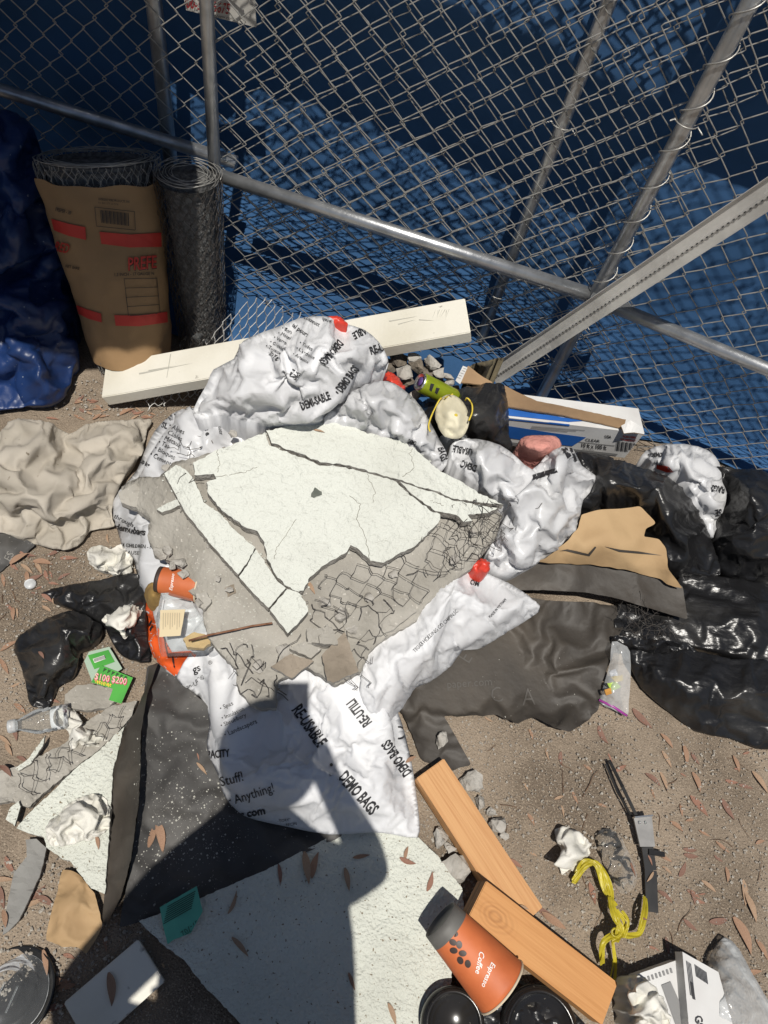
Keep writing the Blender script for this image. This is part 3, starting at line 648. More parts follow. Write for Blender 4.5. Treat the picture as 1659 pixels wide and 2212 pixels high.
sheet('building_paper', 'dark brown paper edge curling out below the kraft paper', 'building paper',
    [(1060, 1232, .08), (1155, 1209, .10), (1205, 1211, .09), (1280, 1214, .09), (1355, 1225, .09), (1430, 1246, .09), (1475, 1266, .095), (1480, 1300, .085), (1486, 1338, .08), (1430, 1322, .07), (1330, 1292, .07), (1265, 1279, .065), (1180, 1275, .06), (1100, 1274, .05)],
    [(1250, 1250, .085), (1400, 1285, .085)], m_tar2, 'black building paper', shrink=.01, lump=.003, res=9)
for lab, out in (('pale kraft paper scrap lying beside the paper strip at lower left', [(135, 1879, .01), (152, 1880, .02), (172, 1890, .02), (205, 1931, .02), (214, 1965, .025), (221, 1999, .02), (214, 2016, .02), (200, 2039, .015), (186, 2060, .01), (165, 2044, .02), (140, 2047, .015), (100, 2030, .01), (103, 1999, .015), (120, 1939, .02)]),):
    sheet('kraft_paper', lab, 'kraft paper', out, [(150, 1960, .035), (180, 1990, .02), (130, 2010, .03)], m_kraft, shrink=.05, res=7, lump=.004, jit=1.3)
cloth = sheet('cotton_cloth', 'dusty tan cotton garment lying rumpled on the ground at left', 'cloth',
    [(-40, 950, .02), (0, 930, .03), (18, 908, .03), (60, 902, .03), (110, 911, .03), (150, 935, .02), (180, 916, .02), (230, 905, .02), (275, 905, .02), (331, 905, .02), (322, 922, .02), (316, 950, .02), (300, 990, .03), (280, 1012, .03), (248, 1075, .03), (243, 1120, .02), (250, 1137, .02), (196, 1147, .015), (180, 1171, .01), (146, 1189, .01), (70, 1176, .01), (10, 1152, .015), (-40, 1130, .02)],
    [(60, 960, .10), (120, 1000, .07), (40, 1050, .09), (200, 980, .065), (200, 1060, .075), (120, 1100, .07), (60, 1120, .05), (270, 940, .05)], m_cloth, shrink=.26, bend=.08, hold=.05, press=.15, res=6.5, lump=.022, lscale=.022, edge=1, jit=1, sm=2, skirt=.0)
sheet('printed_sack', 'dark grey sack with pale letters under the tan cloth at left', 'sack',
    [(-40, 1125, .01), (30, 1150, .012), (76, 1177, .01), (50, 1200, .008), (22, 1216, .006), (0, 1236, .004), (-40, 1250, .004)], [(10, 1185, .015)], m_tar, res=8)
blue = sheet('tarpaulin', 'dark blue tarpaulin bunched up over something at the left edge', 'tarpaulin',
    [(-160, 230, .52), (-60, 225, .52), (0, 232, .51), (60, 262, .49), (90, 320, .44), (108, 400, .37), (130, 500, .27), (150, 610, .17), (165, 740, .07), (158, 800, .04), (148, 862, .015), (120, 868, .02), (60, 882, .01), (0, 888, .01), (-90, 900, .01), (-160, 905, .01)],
    [(20, 500, .36), (60, 640, .20), (80, 760, .13), (0, 760, .13), (100, 690, .15), (-60, 600, .28), (40, 350, .46), (90, 800, .10), (30, 830, .07), (60, 560, .26), (110, 560, .25), (-20, 420, .40)], m_tarp, shrink=.16, bend=.15, hold=.06, press=.4, res=8, lump=.03, lscale=.016, disp=.018, dscale=6, edge=1, sm=2, skirt=.0)

# crumpled tissues
def tissue(label, pts, h, seed, mat=m_paper, base=.008, **k):
    out = [(x, y, base) for x, y in pts]; cx = sum(p[0] for p in pts) / len(pts); cy = sum(p[1] for p in pts) / len(pts)
    ct = [(cx, cy, base + h)] + [((x + cx) / 2, (y + cy) / 2, base + h * .75) for x, y in pts[::2]]
    kw = dict(res=4.2, shrink=.42, bend=.015, hold=.12, press=.2, grav=.1, mat=mat, seed=seed, jit=3.2, sm=2, lump=h * .6, lscale=.05, skirt=base - .004); kw.update(k)
    return tag(soft('crumpled_tissue', out, ct, **kw), label, 'tissue', 'crumpled white tissues')
tissue('crumpled white tissue near the tan cloth and black film', [(187, 1190), (215, 1175), (240, 1185), (262, 1174), (284, 1200), (286, 1230), (262, 1255), (240, 1238), (205, 1230), (192, 1212)], .04, 41)
tissue('crumpled white tissue lying on the black film at left', [(218, 1340), (236, 1318), (262, 1308), (300, 1304), (309, 1318), (298, 1345), (280, 1360), (270, 1382), (255, 1360), (232, 1352)], .035, 42, base=.055)
tissue('creased white tissue beside the lottery card at lower left', [(122, 1532), (150, 1530), (168, 1540), (182, 1570), (215, 1582), (236, 1600), (225, 1612), (180, 1615), (150, 1620), (150, 1590), (140, 1570)], .03, 43, shrink=.3, base=.015)
tissue('wide crumpled white tissue lying on the pitted stucco chunk', [(97, 1790), (120, 1762), (150, 1732), (190, 1716), (225, 1718), (238, 1745), (236, 1790), (205, 1812), (170, 1820), (140, 1828), (108, 1826)], .028, 44, base=.036, shrink=.38)
tissue('crumpled white tissue by the yellow knotted plastic', [(1198, 1792), (1222, 1786), (1255, 1800), (1277, 1824), (1270, 1850), (1256, 1866), (1250, 1890), (1232, 1878), (1216, 1892), (1208, 1862), (1216, 1840), (1202, 1812)], .035, 45)
tissue('large crumpled white paper by the lumber end at lower right', [(1358, 2112), (1385, 2108), (1412, 2128), (1436, 2165), (1450, 2230), (1370, 2240), (1358, 2190), (1352, 2150)], .05, 46, shrink=.35, base=.065, skirt=.0)
# bits of coloured bag plastic
red1 = tissue('red plastic flap sticking out at the back of the top bag', [(705, 686), (722, 680), (748, 692), (752, 702), (730, 700)], .006, 47, mat=m_red, base=.487, shrink=.2, skirt=.45)
red2 = tissue('scrap of red plastic between the top bag and the can', [(830, 806), (848, 800), (868, 822), (878, 838), (862, 846), (838, 838)], .02, 48, mat=m_red, base=.29, shrink=.3, skirt=.2)
red3 = tissue('small red film scrap beside the diagonal bag', [(1018, 1215), (1040, 1206), (1058, 1212), (1060, 1232), (1030, 1236)], .01, 49, mat=m_red, base=.2, shrink=.3, skirt=.15)
for o_ in (red1, red2, red3): o_['category'] = 'plastic scrap'; o_['group'] = 'scraps of coloured plastic'; o_.name = 'plastic_scrap'
# clear film pieces
film = lambda lab, out, ct, nm='plastic_film', **k: tag(soft(nm, out, ct, **{**dict(res=6, shrink=.3, bend=.1, hold=.08, press=.5, grav=.1, mat=m_clear, sm=2, lump=.015, lscale=.05, skirt=.002), **k}), lab, 'plastic film', 'clear plastic scraps')
film('crumpled clear plastic scrap under the dust mask', [(947, 945, .26), (962, 934, .28), (990, 938, .28), (1008, 936, .27), (1010, 955, .25), (985, 964, .25), (955, 960, .25)], [(980, 948, .31)], seed=51, skirt=.2)
film('flattened clear plastic bottle lying on the dirt by the bracket', [(1290, 1800, .01), (1312, 1790, .01), (1338, 1802, .01), (1352, 1830, .01), (1372, 1870, .01), (1376, 1905, .01), (1362, 1925, .01), (1340, 1930, .01), (1318, 1890, .01), (1300, 1850, .01)], [(1325, 1840, .04), (1345, 1890, .04)], seed=52, skirt=None, shrink=.2)
film('torn clear bag stuffed behind the painted board', [(385, 745, .03), (400, 722, .06), (430, 716, .08), (452, 722, .08), (448, 742, .05), (410, 752, .03)], [(425, 735, .09)], seed=53)
big_film = film('grey clear plastic bag in the lower right corner', [(1525, 2110, .02), (1538, 2065, .02), (1565, 2021, .02), (1600, 2050, .03), (1626, 2099, .03), (1662, 2160, .02), (1700, 2260, .02), (1600, 2270, .02), (1528, 2260, .03), (1518, 2160, .04)], [(1580, 2120, .07), (1590, 2190, .08), (1560, 2080, .05)], seed=54, mat=m_clear2, res=9, shrink=.04, bend=1, lump=.006)
print('sims', len(SIMS), sum(len(s[0].data.vertices) for s in SIMS), 'verts', time.time() - T0)
run_sims(14)
print('sim done', time.time() - T0)
# ------------------------------------------------------------------ the broken stucco slab on the heap
slab_root = thing('stucco_slab', 'cracked white stucco slab lying on the heap of bags', 'stucco slab', (0, .75, .24))
coat = slab('scratch_coat', [(262, 1050), (300, 1030), (345, 1030), (372, 1000), (415, 990), (575, 940), (720, 915), (850, 960), (950, 1030), (1060, 1085), (1085, 1115), (1070, 1165), (1020, 1226), (985, 1250), (945, 1285), (920, 1306), (895, 1345), (830, 1381), (800, 1406), (780, 1451), (725, 1480), (700, 1462), (660, 1440), (600, 1470), (598, 1530), (560, 1530), (538, 1518), (514, 1486), (508, 1440), (470, 1405),
    (450, 1376), (437, 1331), (446, 1296), (405, 1276), (400, 1236), (372, 1215), (330, 1190), (318, 1156), (325, 1121), (290, 1095), (265, 1080)], CO, .018, (m_coat, m_rock), slab_root, res=12, jit=2.5, seed=2, rough=.0035)
for p_ in coat.data.polygons: p_.use_smooth = p_.material_index == 0
PIECES = [
    ('centre', [(417, 1000), (470, 972), (530, 950), (572, 934), (581, 962), (612, 974), (650, 987), (690, 1005), (740, 1009), (790, 1020), (828, 1032), (858, 1041), (875, 1060), (913, 1091), (936, 1107), (951, 1110), (951, 1123), (930, 1146), (895, 1181), (860, 1196), (829, 1216), (800, 1211), (772, 1184), (757, 1177), (750, 1193), (725, 1206), (700, 1221), (670, 1246), (656, 1276), (645, 1278), (620, 1266), (595, 1241), (577, 1206), (571, 1171), (556, 1147), (528, 1138), (500, 1116), (480, 1103), (466, 1085), (451, 1068), (446, 1041), (467, 1035), (462, 1024), (420, 1026)]),
    ('back', [(575, 930), (650, 915), (720, 905), (750, 912), (780, 931), (830, 944), (862, 950), (897, 970), (947, 1015), (995, 1040), (1040, 1068), (1088, 1090), (1020, 1083), (975, 1076), (945, 1061), (905, 1051), (862, 1036), (830, 1028), (790, 1015), (740, 1003), (692, 998), (652, 981), (612, 967), (587, 957)]),
    ('right', [(864, 1040), (905, 1055), (945, 1066), (975, 1080), (1020, 1088), (1078, 1098), (1050, 1108), (1010, 1112), (1020, 1124), (1002, 1128), (985, 1112), (955, 1106), (940, 1103), (917, 1088), (880, 1057)]),
    ('edge', [(355, 1023), (380, 1004), (400, 1014), (415, 1030), (430, 1060), (440, 1085), (476, 1110), (500, 1138), (530, 1166), (551, 1182), (532, 1218), (514, 1241), (460, 1181), (400, 1106)]),
    ('edge', [(553, 1186), (566, 1205), (580, 1227), (600, 1257), (617, 1270), (580, 1313), (548, 1282), (516, 1245), (534, 1222)]),
    ('edge', [(620, 1273), (645, 1280), (660, 1300), (666, 1320), (645, 1345), (622, 1368), (583, 1317)])]
white = []
for i, (nm, out) in enumerate(PIECES):
    white.append(slab('stucco_piece', out, SL, .02, (m_stucco, m_rock), slab_root, res=16, jit=2.2 if nm != 'edge' else 1.3, seed=10 + i, rough=.004))
slab('stucco_piece', [(338, 1100), (362, 1086), (384, 1078), (391, 1090), (370, 1100), (350, 1107)], lambda q: CO(q) + .012, .014, (m_stucco, m_rock), slab_root, jit=1, seed=20)
# crumbs fallen along the broken edges
cb_ = MB(); rg = random.Random(77)
for nm, out in PIECES:
    for a, b_ in zip(out, out[1:] + out[:1]):
        for _ in range(int(math.hypot(b_[0] - a[0], b_[1] - a[1]) / 5)):
            t = rg.random(); x, y = a[0] + (b_[0] - a[0]) * t + rg.gauss(0, 3.5), a[1] + (b_[1] - a[1]) * t + abs(rg.gauss(0, 4)); s_ = .0012 * 4 ** (rg.random() ** 2)
            p = at(x, y, float(CO(np.array([[x, y]]))[0]) + .003)
            cb_.add([p + Vector((i * s_ * rg.uniform(.6, 1.3), j * s_ * rg.uniform(.6, 1.3), k * s_ * rg.uniform(.5, 1))) for i, j, k in ((1, 0, 0), (-1, 0, 0), (0, 1, 0), (0, -1, 0), (0, 0, 1), (0, 0, -1))], [(0, 2, 4), (2, 1, 4), (1, 3, 4), (3, 0, 4), (2, 0, 5), (1, 2, 5), (3, 1, 5), (0, 3, 5)], 0 if rg.random() < .6 else 1)
cb_.build('edge_crumbs', [m_rock, m_stucco], slab_root, False)['kind'] = 'stuff'
# hairline cracks
bvw = bvh_of(white)
def rayhit(bv, x, y):
    d = Vector(ray(x, y)).normalized(); h, n, i, _ = bv.ray_cast(Vector(CAM), d); return (h, n) if h else (None, None)
m_crack = M('crack_shadow', (.2, .185, .155), .95)
for path in ([(800, 1216), (790, 1160), (770, 1120), (780, 1090), (752, 1070)], [(468, 970), (474, 1000), (470, 1022)], [(900, 950), (885, 980), (895, 1010), (862, 1036)], [(467, 1030), (520, 1022), (560, 1010)], [(640, 1120), (600, 1180), (590, 1210)], [(930, 1080), (960, 1094)], [(790, 1018), (810, 1060), (806, 1090)]):
    mb = MB(); pts = []
    for a, b_ in zip(path, path[1:]):
        for k in range(8): pts.append((a[0] + (b_[0] - a[0]) * k / 8 + RNG.gauss(0, 1.3), a[1] + (b_[1] - a[1]) * k / 8 + RNG.gauss(0, 1.3)))
    P = [rayhit(bvw, *p)[0] for p in pts]; P = [p for p in P if p]
    if len(P) > 3: mb.tube(P, [.0006 + .0004 * abs(noise.noise(Vector((i * .7, len(P), 0)))) for i in range(len(P))], 4); mb.build('hairline_crack', m_crack, slab_root)
# torn netting along the broken sides
def netpx(name, quad, zf, W, H, parent, c=.035, jit=.0035, drop=.1, lift=.015, wild=.014, seed=1, r=.00065, mat=m_wired):
    q = [np.array(p, float) for p in quad]; mb = MB()
    def fm(u_, v_):
        s, t = u_ / W, v_ / H; p = (q[0] * (1 - s) + q[1] * s) * (1 - t) + (q[3] * (1 - s) + q[2] * s) * t
        z = float(zf(np.array([p]))[0]) if callable(zf) else zf
        return at(p[0], p[1], z + lift + wild * abs(.4 + .7 * noise.noise(Vector((u_ * 22, v_ * 22, seed))) + .35 * noise.noise(Vector((u_ * 60, v_ * 60, seed)))))
    hexnet(mb, fm, W, H, c, r, jit, drop, seed); return mb.build(name, mat, parent)
netpx('netting', [(665, 1255), (890, 1165), (950, 1300), (690, 1345)], CO, .22, .16, slab_root, seed=3, jit=.0035, drop=.05)
netpx('netting', [(880, 1150), (1080, 1060), (1110, 1170), (930, 1270)], CO, .22, .16, slab_root, seed=4, jit=.005, drop=.05, wild=.028)
netpx('netting', [(960, 1080), (1110, 1060), (1110, 1190), (980, 1230)], CO, .17, .17, slab_root, seed=5, jit=.007, drop=.12, wild=.035)
netpx('netting', [(640, 1300), (860, 1290), (840, 1400), (680, 1430)], CO, .2, .13, slab_root, seed=6, jit=.005, drop=.22)
netpx('netting', [(460, 1370), (560, 1390), (600, 1520), (500, 1510)], CO, .12, .14, slab_root, seed=7, jit=.008, drop=.3)
netpx('netting', [(355, 960), (440, 925), (470, 965), (395, 1015)], lambda q: q[:, 0] * 0 + .235, .11, .09, slab_root, seed=8, jit=.005, drop=.25)
netpx('netting', [(330, 1050), (420, 1010), (440, 1040), (350, 1110)], CO, .1, .07, slab_root, seed=9, jit=.006, drop=.4)
netpx('netting', [(690, 1420), (800, 1380), (830, 1490), (730, 1500)], CO, .12, .11, slab_root, seed=10, jit=.007, drop=.3)
mb = MB()
for k in range(16):                                       # loose bent wires
    x, y = RNG.choice([(1000, 1130), (960, 1180), (900, 1230), (1050, 1120), (560, 1470), (520, 1430), (740, 1400), (870, 1300)]); x += RNG.gauss(0, 28); y += RNG.gauss(0, 22)
    p = at(x, y, float(CO(np.array([[x, y]]))[0]) + .012); P = [p]; d = Vector((RNG.gauss(0, 1), RNG.gauss(0, 1), .5)).normalized()
    for s in range(6): d = (d + Vector((RNG.gauss(0, .6), RNG.gauss(0, .6), RNG.gauss(-.1, .4)))).normalized(); P.append(P[-1] + d * .016)
    mb.tube(P, .0009, 4)
mb.build('loose_wires', m_wired, slab_root)['kind'] = 'stuff'
mb = MB(); mb.tube([at(408, 1384, .2), at(450, 1372, .212), at(500, 1362, .22), at(545, 1352, .228), at(588, 1346, .235)], .0022, 6)
tag(mb.build('rusty_rod', M('rust', (.16, .07, .035), .9, (.25, .13, .08), 60, bump=.001, bs=200)), 'thin rusty rod lying across the grey mortar', 'rod')

# ------------------------------------------------------------------ broken mortar
def chunk(px, py, z, size, flat=.6, mat=m_rock, seed=0):
    rg = random.Random(seed); bm = bmesh.new(); p = at(px, py, z)
    for _ in range(16):
        d = Vector((rg.gauss(0, 1), rg.gauss(0, 1), rg.gauss(0, 1))).normalized(); bm.verts.new(Vector((d.x, d.y * rg.uniform(.75, 1), d.z * flat)) * size * rg.uniform(.8, 1.1))
    r = bmesh.ops.convex_hull(bm, input=bm.verts)
    for g in [v for v in bm.verts if not v.link_faces]: bm.verts.remove(g)
    bmesh.ops.subdivide_edges(bm, edges=bm.edges, cuts=2, use_grid_fill=True); bmesh.ops.triangulate(bm, faces=bm.faces)
    for v in bm.verts: v.co += v.co.normalized() * size * .13 * noise.fractal(v.co * (2.2 / size) + Vector((seed, 0, 0)), 1, 2, 3)
    me = bpy.data.meshes.new('mortar_chunk'); bm.to_mesh(me); bm.free()
    o = link('mortar_chunk', me, None, mat, False); o.location = p; o.rotation_euler = (rg.uniform(-.3, .3), rg.uniform(-.3, .3), rg.uniform(0, 6)); return o
CH = [('pale broken mortar chunk in the rubble behind the can', 'rubble behind the can', m_rock, [(873, 805, .27, .028), (935, 780, .27, .032), (948, 805, .26, .022), (965, 815, .25, .02), (895, 775, .26, .022), (972, 826, .24, .016), (930, 825, .25, .018), (895, 855, .25, .02), (885, 865, .25, .016)]),
      ('dark dirty mortar lump in the rubble behind the can', 'rubble behind the can', m_rockd, [(860, 775, .24, .03), (905, 790, .25, .032), (920, 806, .24, .03), (880, 825, .24, .025), (950, 830, .22, .022), (840, 790, .22, .03), (985, 840, .2, .02)]),
      ('small grey mortar crumb beside the coffee cup on the slab edge', 'crumbs on the slab edge', m_rock, [(345, 1195, .2, .017), (362, 1190, .21, .014), (388, 1215, .22, .016), (395, 1240, .21, .014), (372, 1222, .215, .012), (450, 1180, .24, .006), (470, 1250, .235, .008), (495, 1275, .235, .010), (430, 1300, .215, .012)]),
      ('grey mortar chunk on the ground along the cut lumber', 'chunks along the lumber', m_rock, [(1018, 1690, .015, .03), (1035, 1735, .012, .018), (1075, 1780, .015, .022), (985, 1875, .015, .034), (950, 1812, .012, .022), (955, 1598, .02, .022), (1060, 1755, .01, .012), (970, 1830, .01, .016), (1090, 1805, .01, .012)]),
      ('mortar fragment caught in the netting at the slab\'s broken edge', 'fragments in the netting', m_rock, [(700, 1300, .235, .018), (740, 1330, .23, .02), (800, 1290, .235, .016), (850, 1240, .245, .012), (980, 1210, .235, .014), (1020, 1150, .245, .012), (470, 905, .27, .022), (492, 880, .29, .012), (505, 938, .31, .012), (360, 1010, .25, .012), (615, 1410, .21, .022), (560, 1440, .20, .018), (700, 1370, .225, .02), (760, 1360, .22, .016)])]
k_ = 0
for lab, grp, mt_, L_ in CH:
    for (x, y, z, s) in L_: k_ += 1; tag(chunk(x, y, z, s, .6, mt_, k_), lab, 'mortar chunk', grp)
# flat plates of mortar in front of the slab
m_plate = M('brown_grey_mortar_plate', (.29, .245, .195), .95, (.19, .16, .125), 14, .35, .65, bump=.003, bs=110, spec=.15)
for i, (lab, out, z, th) in enumerate([
    ('big flat brown mortar plate leaning below the slab', [(695, 1415), (745, 1365), (775, 1450), (720, 1475), (706, 1470)], .235, .012),
    ('flat grey mortar plate with white rim at the slab foot', [(585, 1440), (628, 1412), (678, 1428), (630, 1465)], .235, .012),
    ('small oblong mortar block above the flat plates', [(662, 1358), (718, 1354), (730, 1392), (665, 1390)], .245, .024),
    ('tilted mortar shard between the block and the plates', [(625, 1400), (660, 1385), (695, 1402), (672, 1422)], .232, .015),
    ('wide grey mortar flake lying on the netting', [(740, 1330), (800, 1300), (880, 1290), (900, 1320), (850, 1360), (790, 1385), (745, 1370)], .228, .01),
    ('rounded grey mortar flake at the left end of the slab', [(255, 1065), (290, 1045), (330, 1042), (352, 1060), (335, 1085), (290, 1095), (262, 1085)], .205, .02),
    ('small grey mortar plate beside the clear container', [(423, 1282), (445, 1278), (457, 1300), (440, 1318), (425, 1305)], .215, .01),
    ('brown mortar flake near the edge strip', [(485, 1270), (505, 1262), (510, 1280), (492, 1290)], .225, .006)]):
    tag(slab('mortar_plate', out, tps([(out[0][0], out[0][1], z), (out[1][0], out[1][1], z + .006), (out[2][0], out[2][1], z), (out[3][0], out[3][1], z - .006)]), th, (m_plate if i in (0, 1, 7) else m_coat, m_rock), None, res=9, jit=1.8, seed=30 + i, rough=.004), lab, 'mortar plate')

# stucco lying on the ground
g1 = tag(slab('stucco_sheet', [(300, 1990), (370, 1965), (435, 1939), (575, 1879), (700, 1814), (735, 1799), (830, 1797), (905, 1809), (925, 1830), (950, 1854), (975, 1890), (998, 1918), (1005, 1990), (980, 2060), (975, 2120), (960, 2300), (560, 2300), (520, 2212), (490, 2179), (435, 2124), (398, 2074), (350, 2039)],
    lambda q: q[:, 0] * 0 + .026 + .004 * np.sin(q[:, 1] * .01), .022, (m_stucco2, m_rock), None, res=18, jit=1.6, seed=50, rough=.003), 'large pitted white stucco sheet lying flat in the foreground', 'stucco sheet')
g2 = tag(slab('stucco_chunk', [(165, 1659), (215, 1620), (268, 1570), (252, 1636), (245, 1660), (238, 1760), (232, 1859), (226, 1931), (197, 1919), (170, 1885), (150, 1859), (135, 1856), (100, 1830), (95, 1809), (62, 1800), (35, 1789), (65, 1754), (125, 1699)], .03, .025, (m_stucco2, m_rock), None, res=14, jit=1.8, seed=51, rough=.004), 'pitted white stucco chunk under a wide tissue at lower left', 'stucco chunk')
g3 = tag(slab('mortar_sheet', [(0, 1665), (55, 1650), (140, 1606), (185, 1560), (240, 1525), (296, 1514), (285, 1545), (268, 1568), (215, 1618), (160, 1660), (110, 1700), (60, 1745), (20, 1730), (-20, 1740), (-20, 1680)], .02, .018, (m_coat, m_rock), None, res=12, jit=2.2, seed=52, rough=.006), 'grey mortar sheet with netting beside the pitted stucco chunk', 'mortar sheet')
netpx('netting', [(10, 1680), (270, 1520), (290, 1560), (60, 1745)], lambda q: q[:, 0] * 0 + .024, .32, .09, g3, seed=12, jit=.004, drop=.12, lift=.008, wild=.012)
tag(slab('mortar_sheet', [(140, 1500), (165, 1480), (200, 1478), (240, 1486), (262, 1500), (235, 1528), (185, 1535), (140, 1527)], .018, .016, (m_coat, m_rock), None, jit=2, seed=53, rough=.005), 'small grey mortar sheet under the lottery card', 'mortar sheet')
tag(slab('felt_strip', [(55, 1814), (78, 1812), (100, 1831), (92, 1870), (85, 1894), (62, 1945), (40, 1989), (18, 2012), (5, 2019), (14, 1960), (30, 1884), (58, 1850)], .02, .006, (M('grey_felt', (.24, .235, .22), .95, (.18, .175, .165), 9, bump=.001, bs=150), m_rock), None, jit=1, seed=54, rough=.004), 'narrow grey felt strip at the left edge below the stucco chunk', 'felt strip')
for i, (lab, out) in enumerate([('thin pale peeled strip left of the creased tissue', [(32, 1660), (60, 1640), (98, 1588), (92, 1612), (66, 1650), (40, 1665)]), ('white splinter of stucco at the left edge', [(12, 1770), (22, 1745), (40, 1730), (44, 1742), (32, 1784)])]):
    tag(slab('stucco_splinter', out, .03, .008, (m_stucco2, m_rock), None, res=8, jit=1, seed=56 + i), lab, 'splinter')
wb = plank('board_offcut', [at(172, 2192, .03), at(265, 2006, .03), at(343, 2098, .03), at(205, 2290, .03)], .022, m_primed)
tag(wb, 'short white board offcut lying in the photographer\'s shadow', 'board')
# green label
gl = slab('paper_label', [(345, 1960), (425, 1914), (432, 1945), (438, 1968), (412, 2016), (375, 2030), (362, 2040), (352, 2000)], tps([(345, 1960, .05), (425, 1914, .055), (438, 1968, .052), (362, 2040, .045), (390, 1980, .056)]), .0006, (M('green_label', (.10, .42, .30), .6, (.08, .36, .26), 20), m_paper), None, res=10, jit=.4, seed=58)
tag(gl, 'pale green printed label lying on the edge of the stucco sheet', 'label')

# ------------------------------------------------------------------ lumber
def wood(name, seed, knot=None, c1=(.55, .305, .135), c2=(.43, .205, .08)):
    m = M(name, c1, .62, c2, 5, .42, .78, bump=.0008, bs=14, stretch=(.7, 18, 18), dist=1.2, spec=.3)
    t = m.node_tree; N = t.nodes; p = N['Principled BSDF']; old = p.inputs['Base Color'].links[0].from_socket
    if knot:
        tc = N.new('ShaderNodeTexCoord'); mp = N.new('ShaderNodeMapping'); mp.inputs['Location'].default_value = [-k for k in knot]; mp.vector_type = 'POINT'
        lk(t, tc.outputs['Object'], mp.inputs[0]); le = N.new('ShaderNodeVectorMath'); le.operation = 'LENGTH'
        sc_ = N.new('ShaderNodeVectorMath'); sc_.operation = 'MULTIPLY'; sc_.inputs[1].default_value = (.62, 1, .02); lk(t, mp.outputs[0], sc_.inputs[0])
        nz = N.new('ShaderNodeTexNoise'); nz.inputs['Scale'].default_value = 22; lk(t, tc.outputs['Object'], nz.inputs['Vector'])
        ad = N.new('ShaderNodeVectorMath'); ad.operation = 'SCALE'; ad.inputs['Scale'].default_value = .012; lk(t, nz.outputs['Color'], ad.inputs[0])
        a2 = N.new('ShaderNodeVectorMath'); lk(t, sc_.outputs[0], a2.inputs[0]); lk(t, ad.outputs[0], a2.inputs[1]); lk(t, a2.outputs[0], le.inputs[0])
        sn = N.new('ShaderNodeMath'); sn.operation = 'MULTIPLY'; sn.inputs[1].default_value = 900; lk(t, le.outputs['Value'], sn.inputs[0])
        s2 = N.new('ShaderNodeMath'); s2.operation = 'SINE'; lk(t, sn.outputs[0], s2.inputs[0])
        fall = N.new('ShaderNodeMapRange'); fall.inputs[1].default_value = .006; fall.inputs[2].default_value = .032; fall.inputs[3].default_value = .42; fall.inputs[4].default_value = 0; lk(t, le.outputs['Value'], fall.inputs[0])
        s3 = N.new('ShaderNodeMapRange'); s3.inputs[1].default_value = -1; lk(t, s2.outputs[0], s3.inputs[0])
        mu = N.new('ShaderNodeMath'); mu.operation = 'MULTIPLY'; lk(t, s3.outputs[0], mu.inputs[0]); lk(t, fall.outputs[0], mu.inputs[1])
        mx = N.new('ShaderNodeMix'); mx.data_type = 'RGBA'; lk(t, mu.outputs[0], mx.inputs[0]); lk(t, old, mx.inputs[6]); mx.inputs[7].default_value = (.2, .08, .028, 1)
        lk(t, mx.outputs[2], p.inputs['Base Color'])
    return m
def endgrain(o, mat):
    o.data.materials.append(mat)
    for p in o.data.polygons:
        if abs(p.normal.x) > .8: p.material_index = 1
m_end = M('end_grain', (.23, .115, .045), .85, (.10, .05, .022), 4, .4, .6, stretch=(1, 3, 75), bump=.0015, bs=8)
lumA = plank('cut_lumber', [at(908, 1692, .055), at(951, 1627, .055), at(1171, 1960, .045), at(1116, 2012, .045)], .04, wood('fir_lumber', 1), bev=.0015); endgrain(lumA, m_end)
tag(lumA, 'fresh cut fir stud lying on the dirt, under the other piece', 'lumber', 'cut lumber pieces')
lumB = plank('cut_lumber', [at(1014, 1994, .120), at(1046, 1895, .122), at(1331, 2125, .075), at(1306, 2213, .073)], .042, wood('knotty_fir_lumber', 2, knot=(-.098, .002, .02), c1=(.53, .265, .10), c2=(.43, .195, .065)), bev=.0015); endgrain(lumB, m_end)
tag(lumB, 'knotty fir lumber offcut lying across the other stud by the cup', 'lumber', 'cut lumber pieces')

# ------------------------------------------------------------------ coffee cups
m_cup = M('orange_cup_paper', (.58, .155, .05), .6, (.47, .115, .035), 14, bump=.0008, bs=35); m_dk = M('dark_brown_card', (.045, .03, .025), .5); m_cream = M('cream_rim', (.66, .55, .40), .55)
m_grey = M('dark_grey_cup_base', (.13, .125, .115), .6, (.09, .085, .08), 20)
def cup(label, pb_, pr_, rb, rr, bandf, basemat):
    L = (pr_ - pb_).length; ax = (pr_ - pb_).normalized(); root = thing('paper_cup', label, 'paper cup', pb_, 'paper coffee cups'); R_ = lambda t: rb + (rr - rb) * t
    b = MB(); b.lathe([(R_(bandf + (1 - bandf) * i / 12), L * (bandf + (1 - bandf) * i / 12)) for i in range(13)] + [(rr - .0012, L), (R_(bandf) - .0012, L * bandf)], pb_, ax, 48); body = b.build('cup_wall', m_cup, root)
    b = MB(); b.lathe([(0.0002, .006), (rb - .003, .006), (rb - .002, 0), (rb, 0), (R_(bandf * .5), L * bandf * .5), (R_(bandf) + .0002, L * bandf)], pb_, ax, 48); b.build('base_band', basemat, root)
    b = MB(); b.lathe([(rr + .0022 * math.cos(t), L + .0022 * math.sin(t)) for t in [i * math.pi / 4 for i in range(9)]], pb_, ax, 48); b.build('rim', m_cream, root)
    return root, body
cup1, cup1b = cup('orange paper coffee cup leaning on the knotty lumber', at(951, 1986, .125), at(1083, 2131, .115), .0385, .0545, .17, m_grey)
cup2, cup2b = cup('orange and black paper cup half buried at the left of the slab', at(341, 1251, .165), at(430, 1268, .17), .028, .033, .10, m_dk)
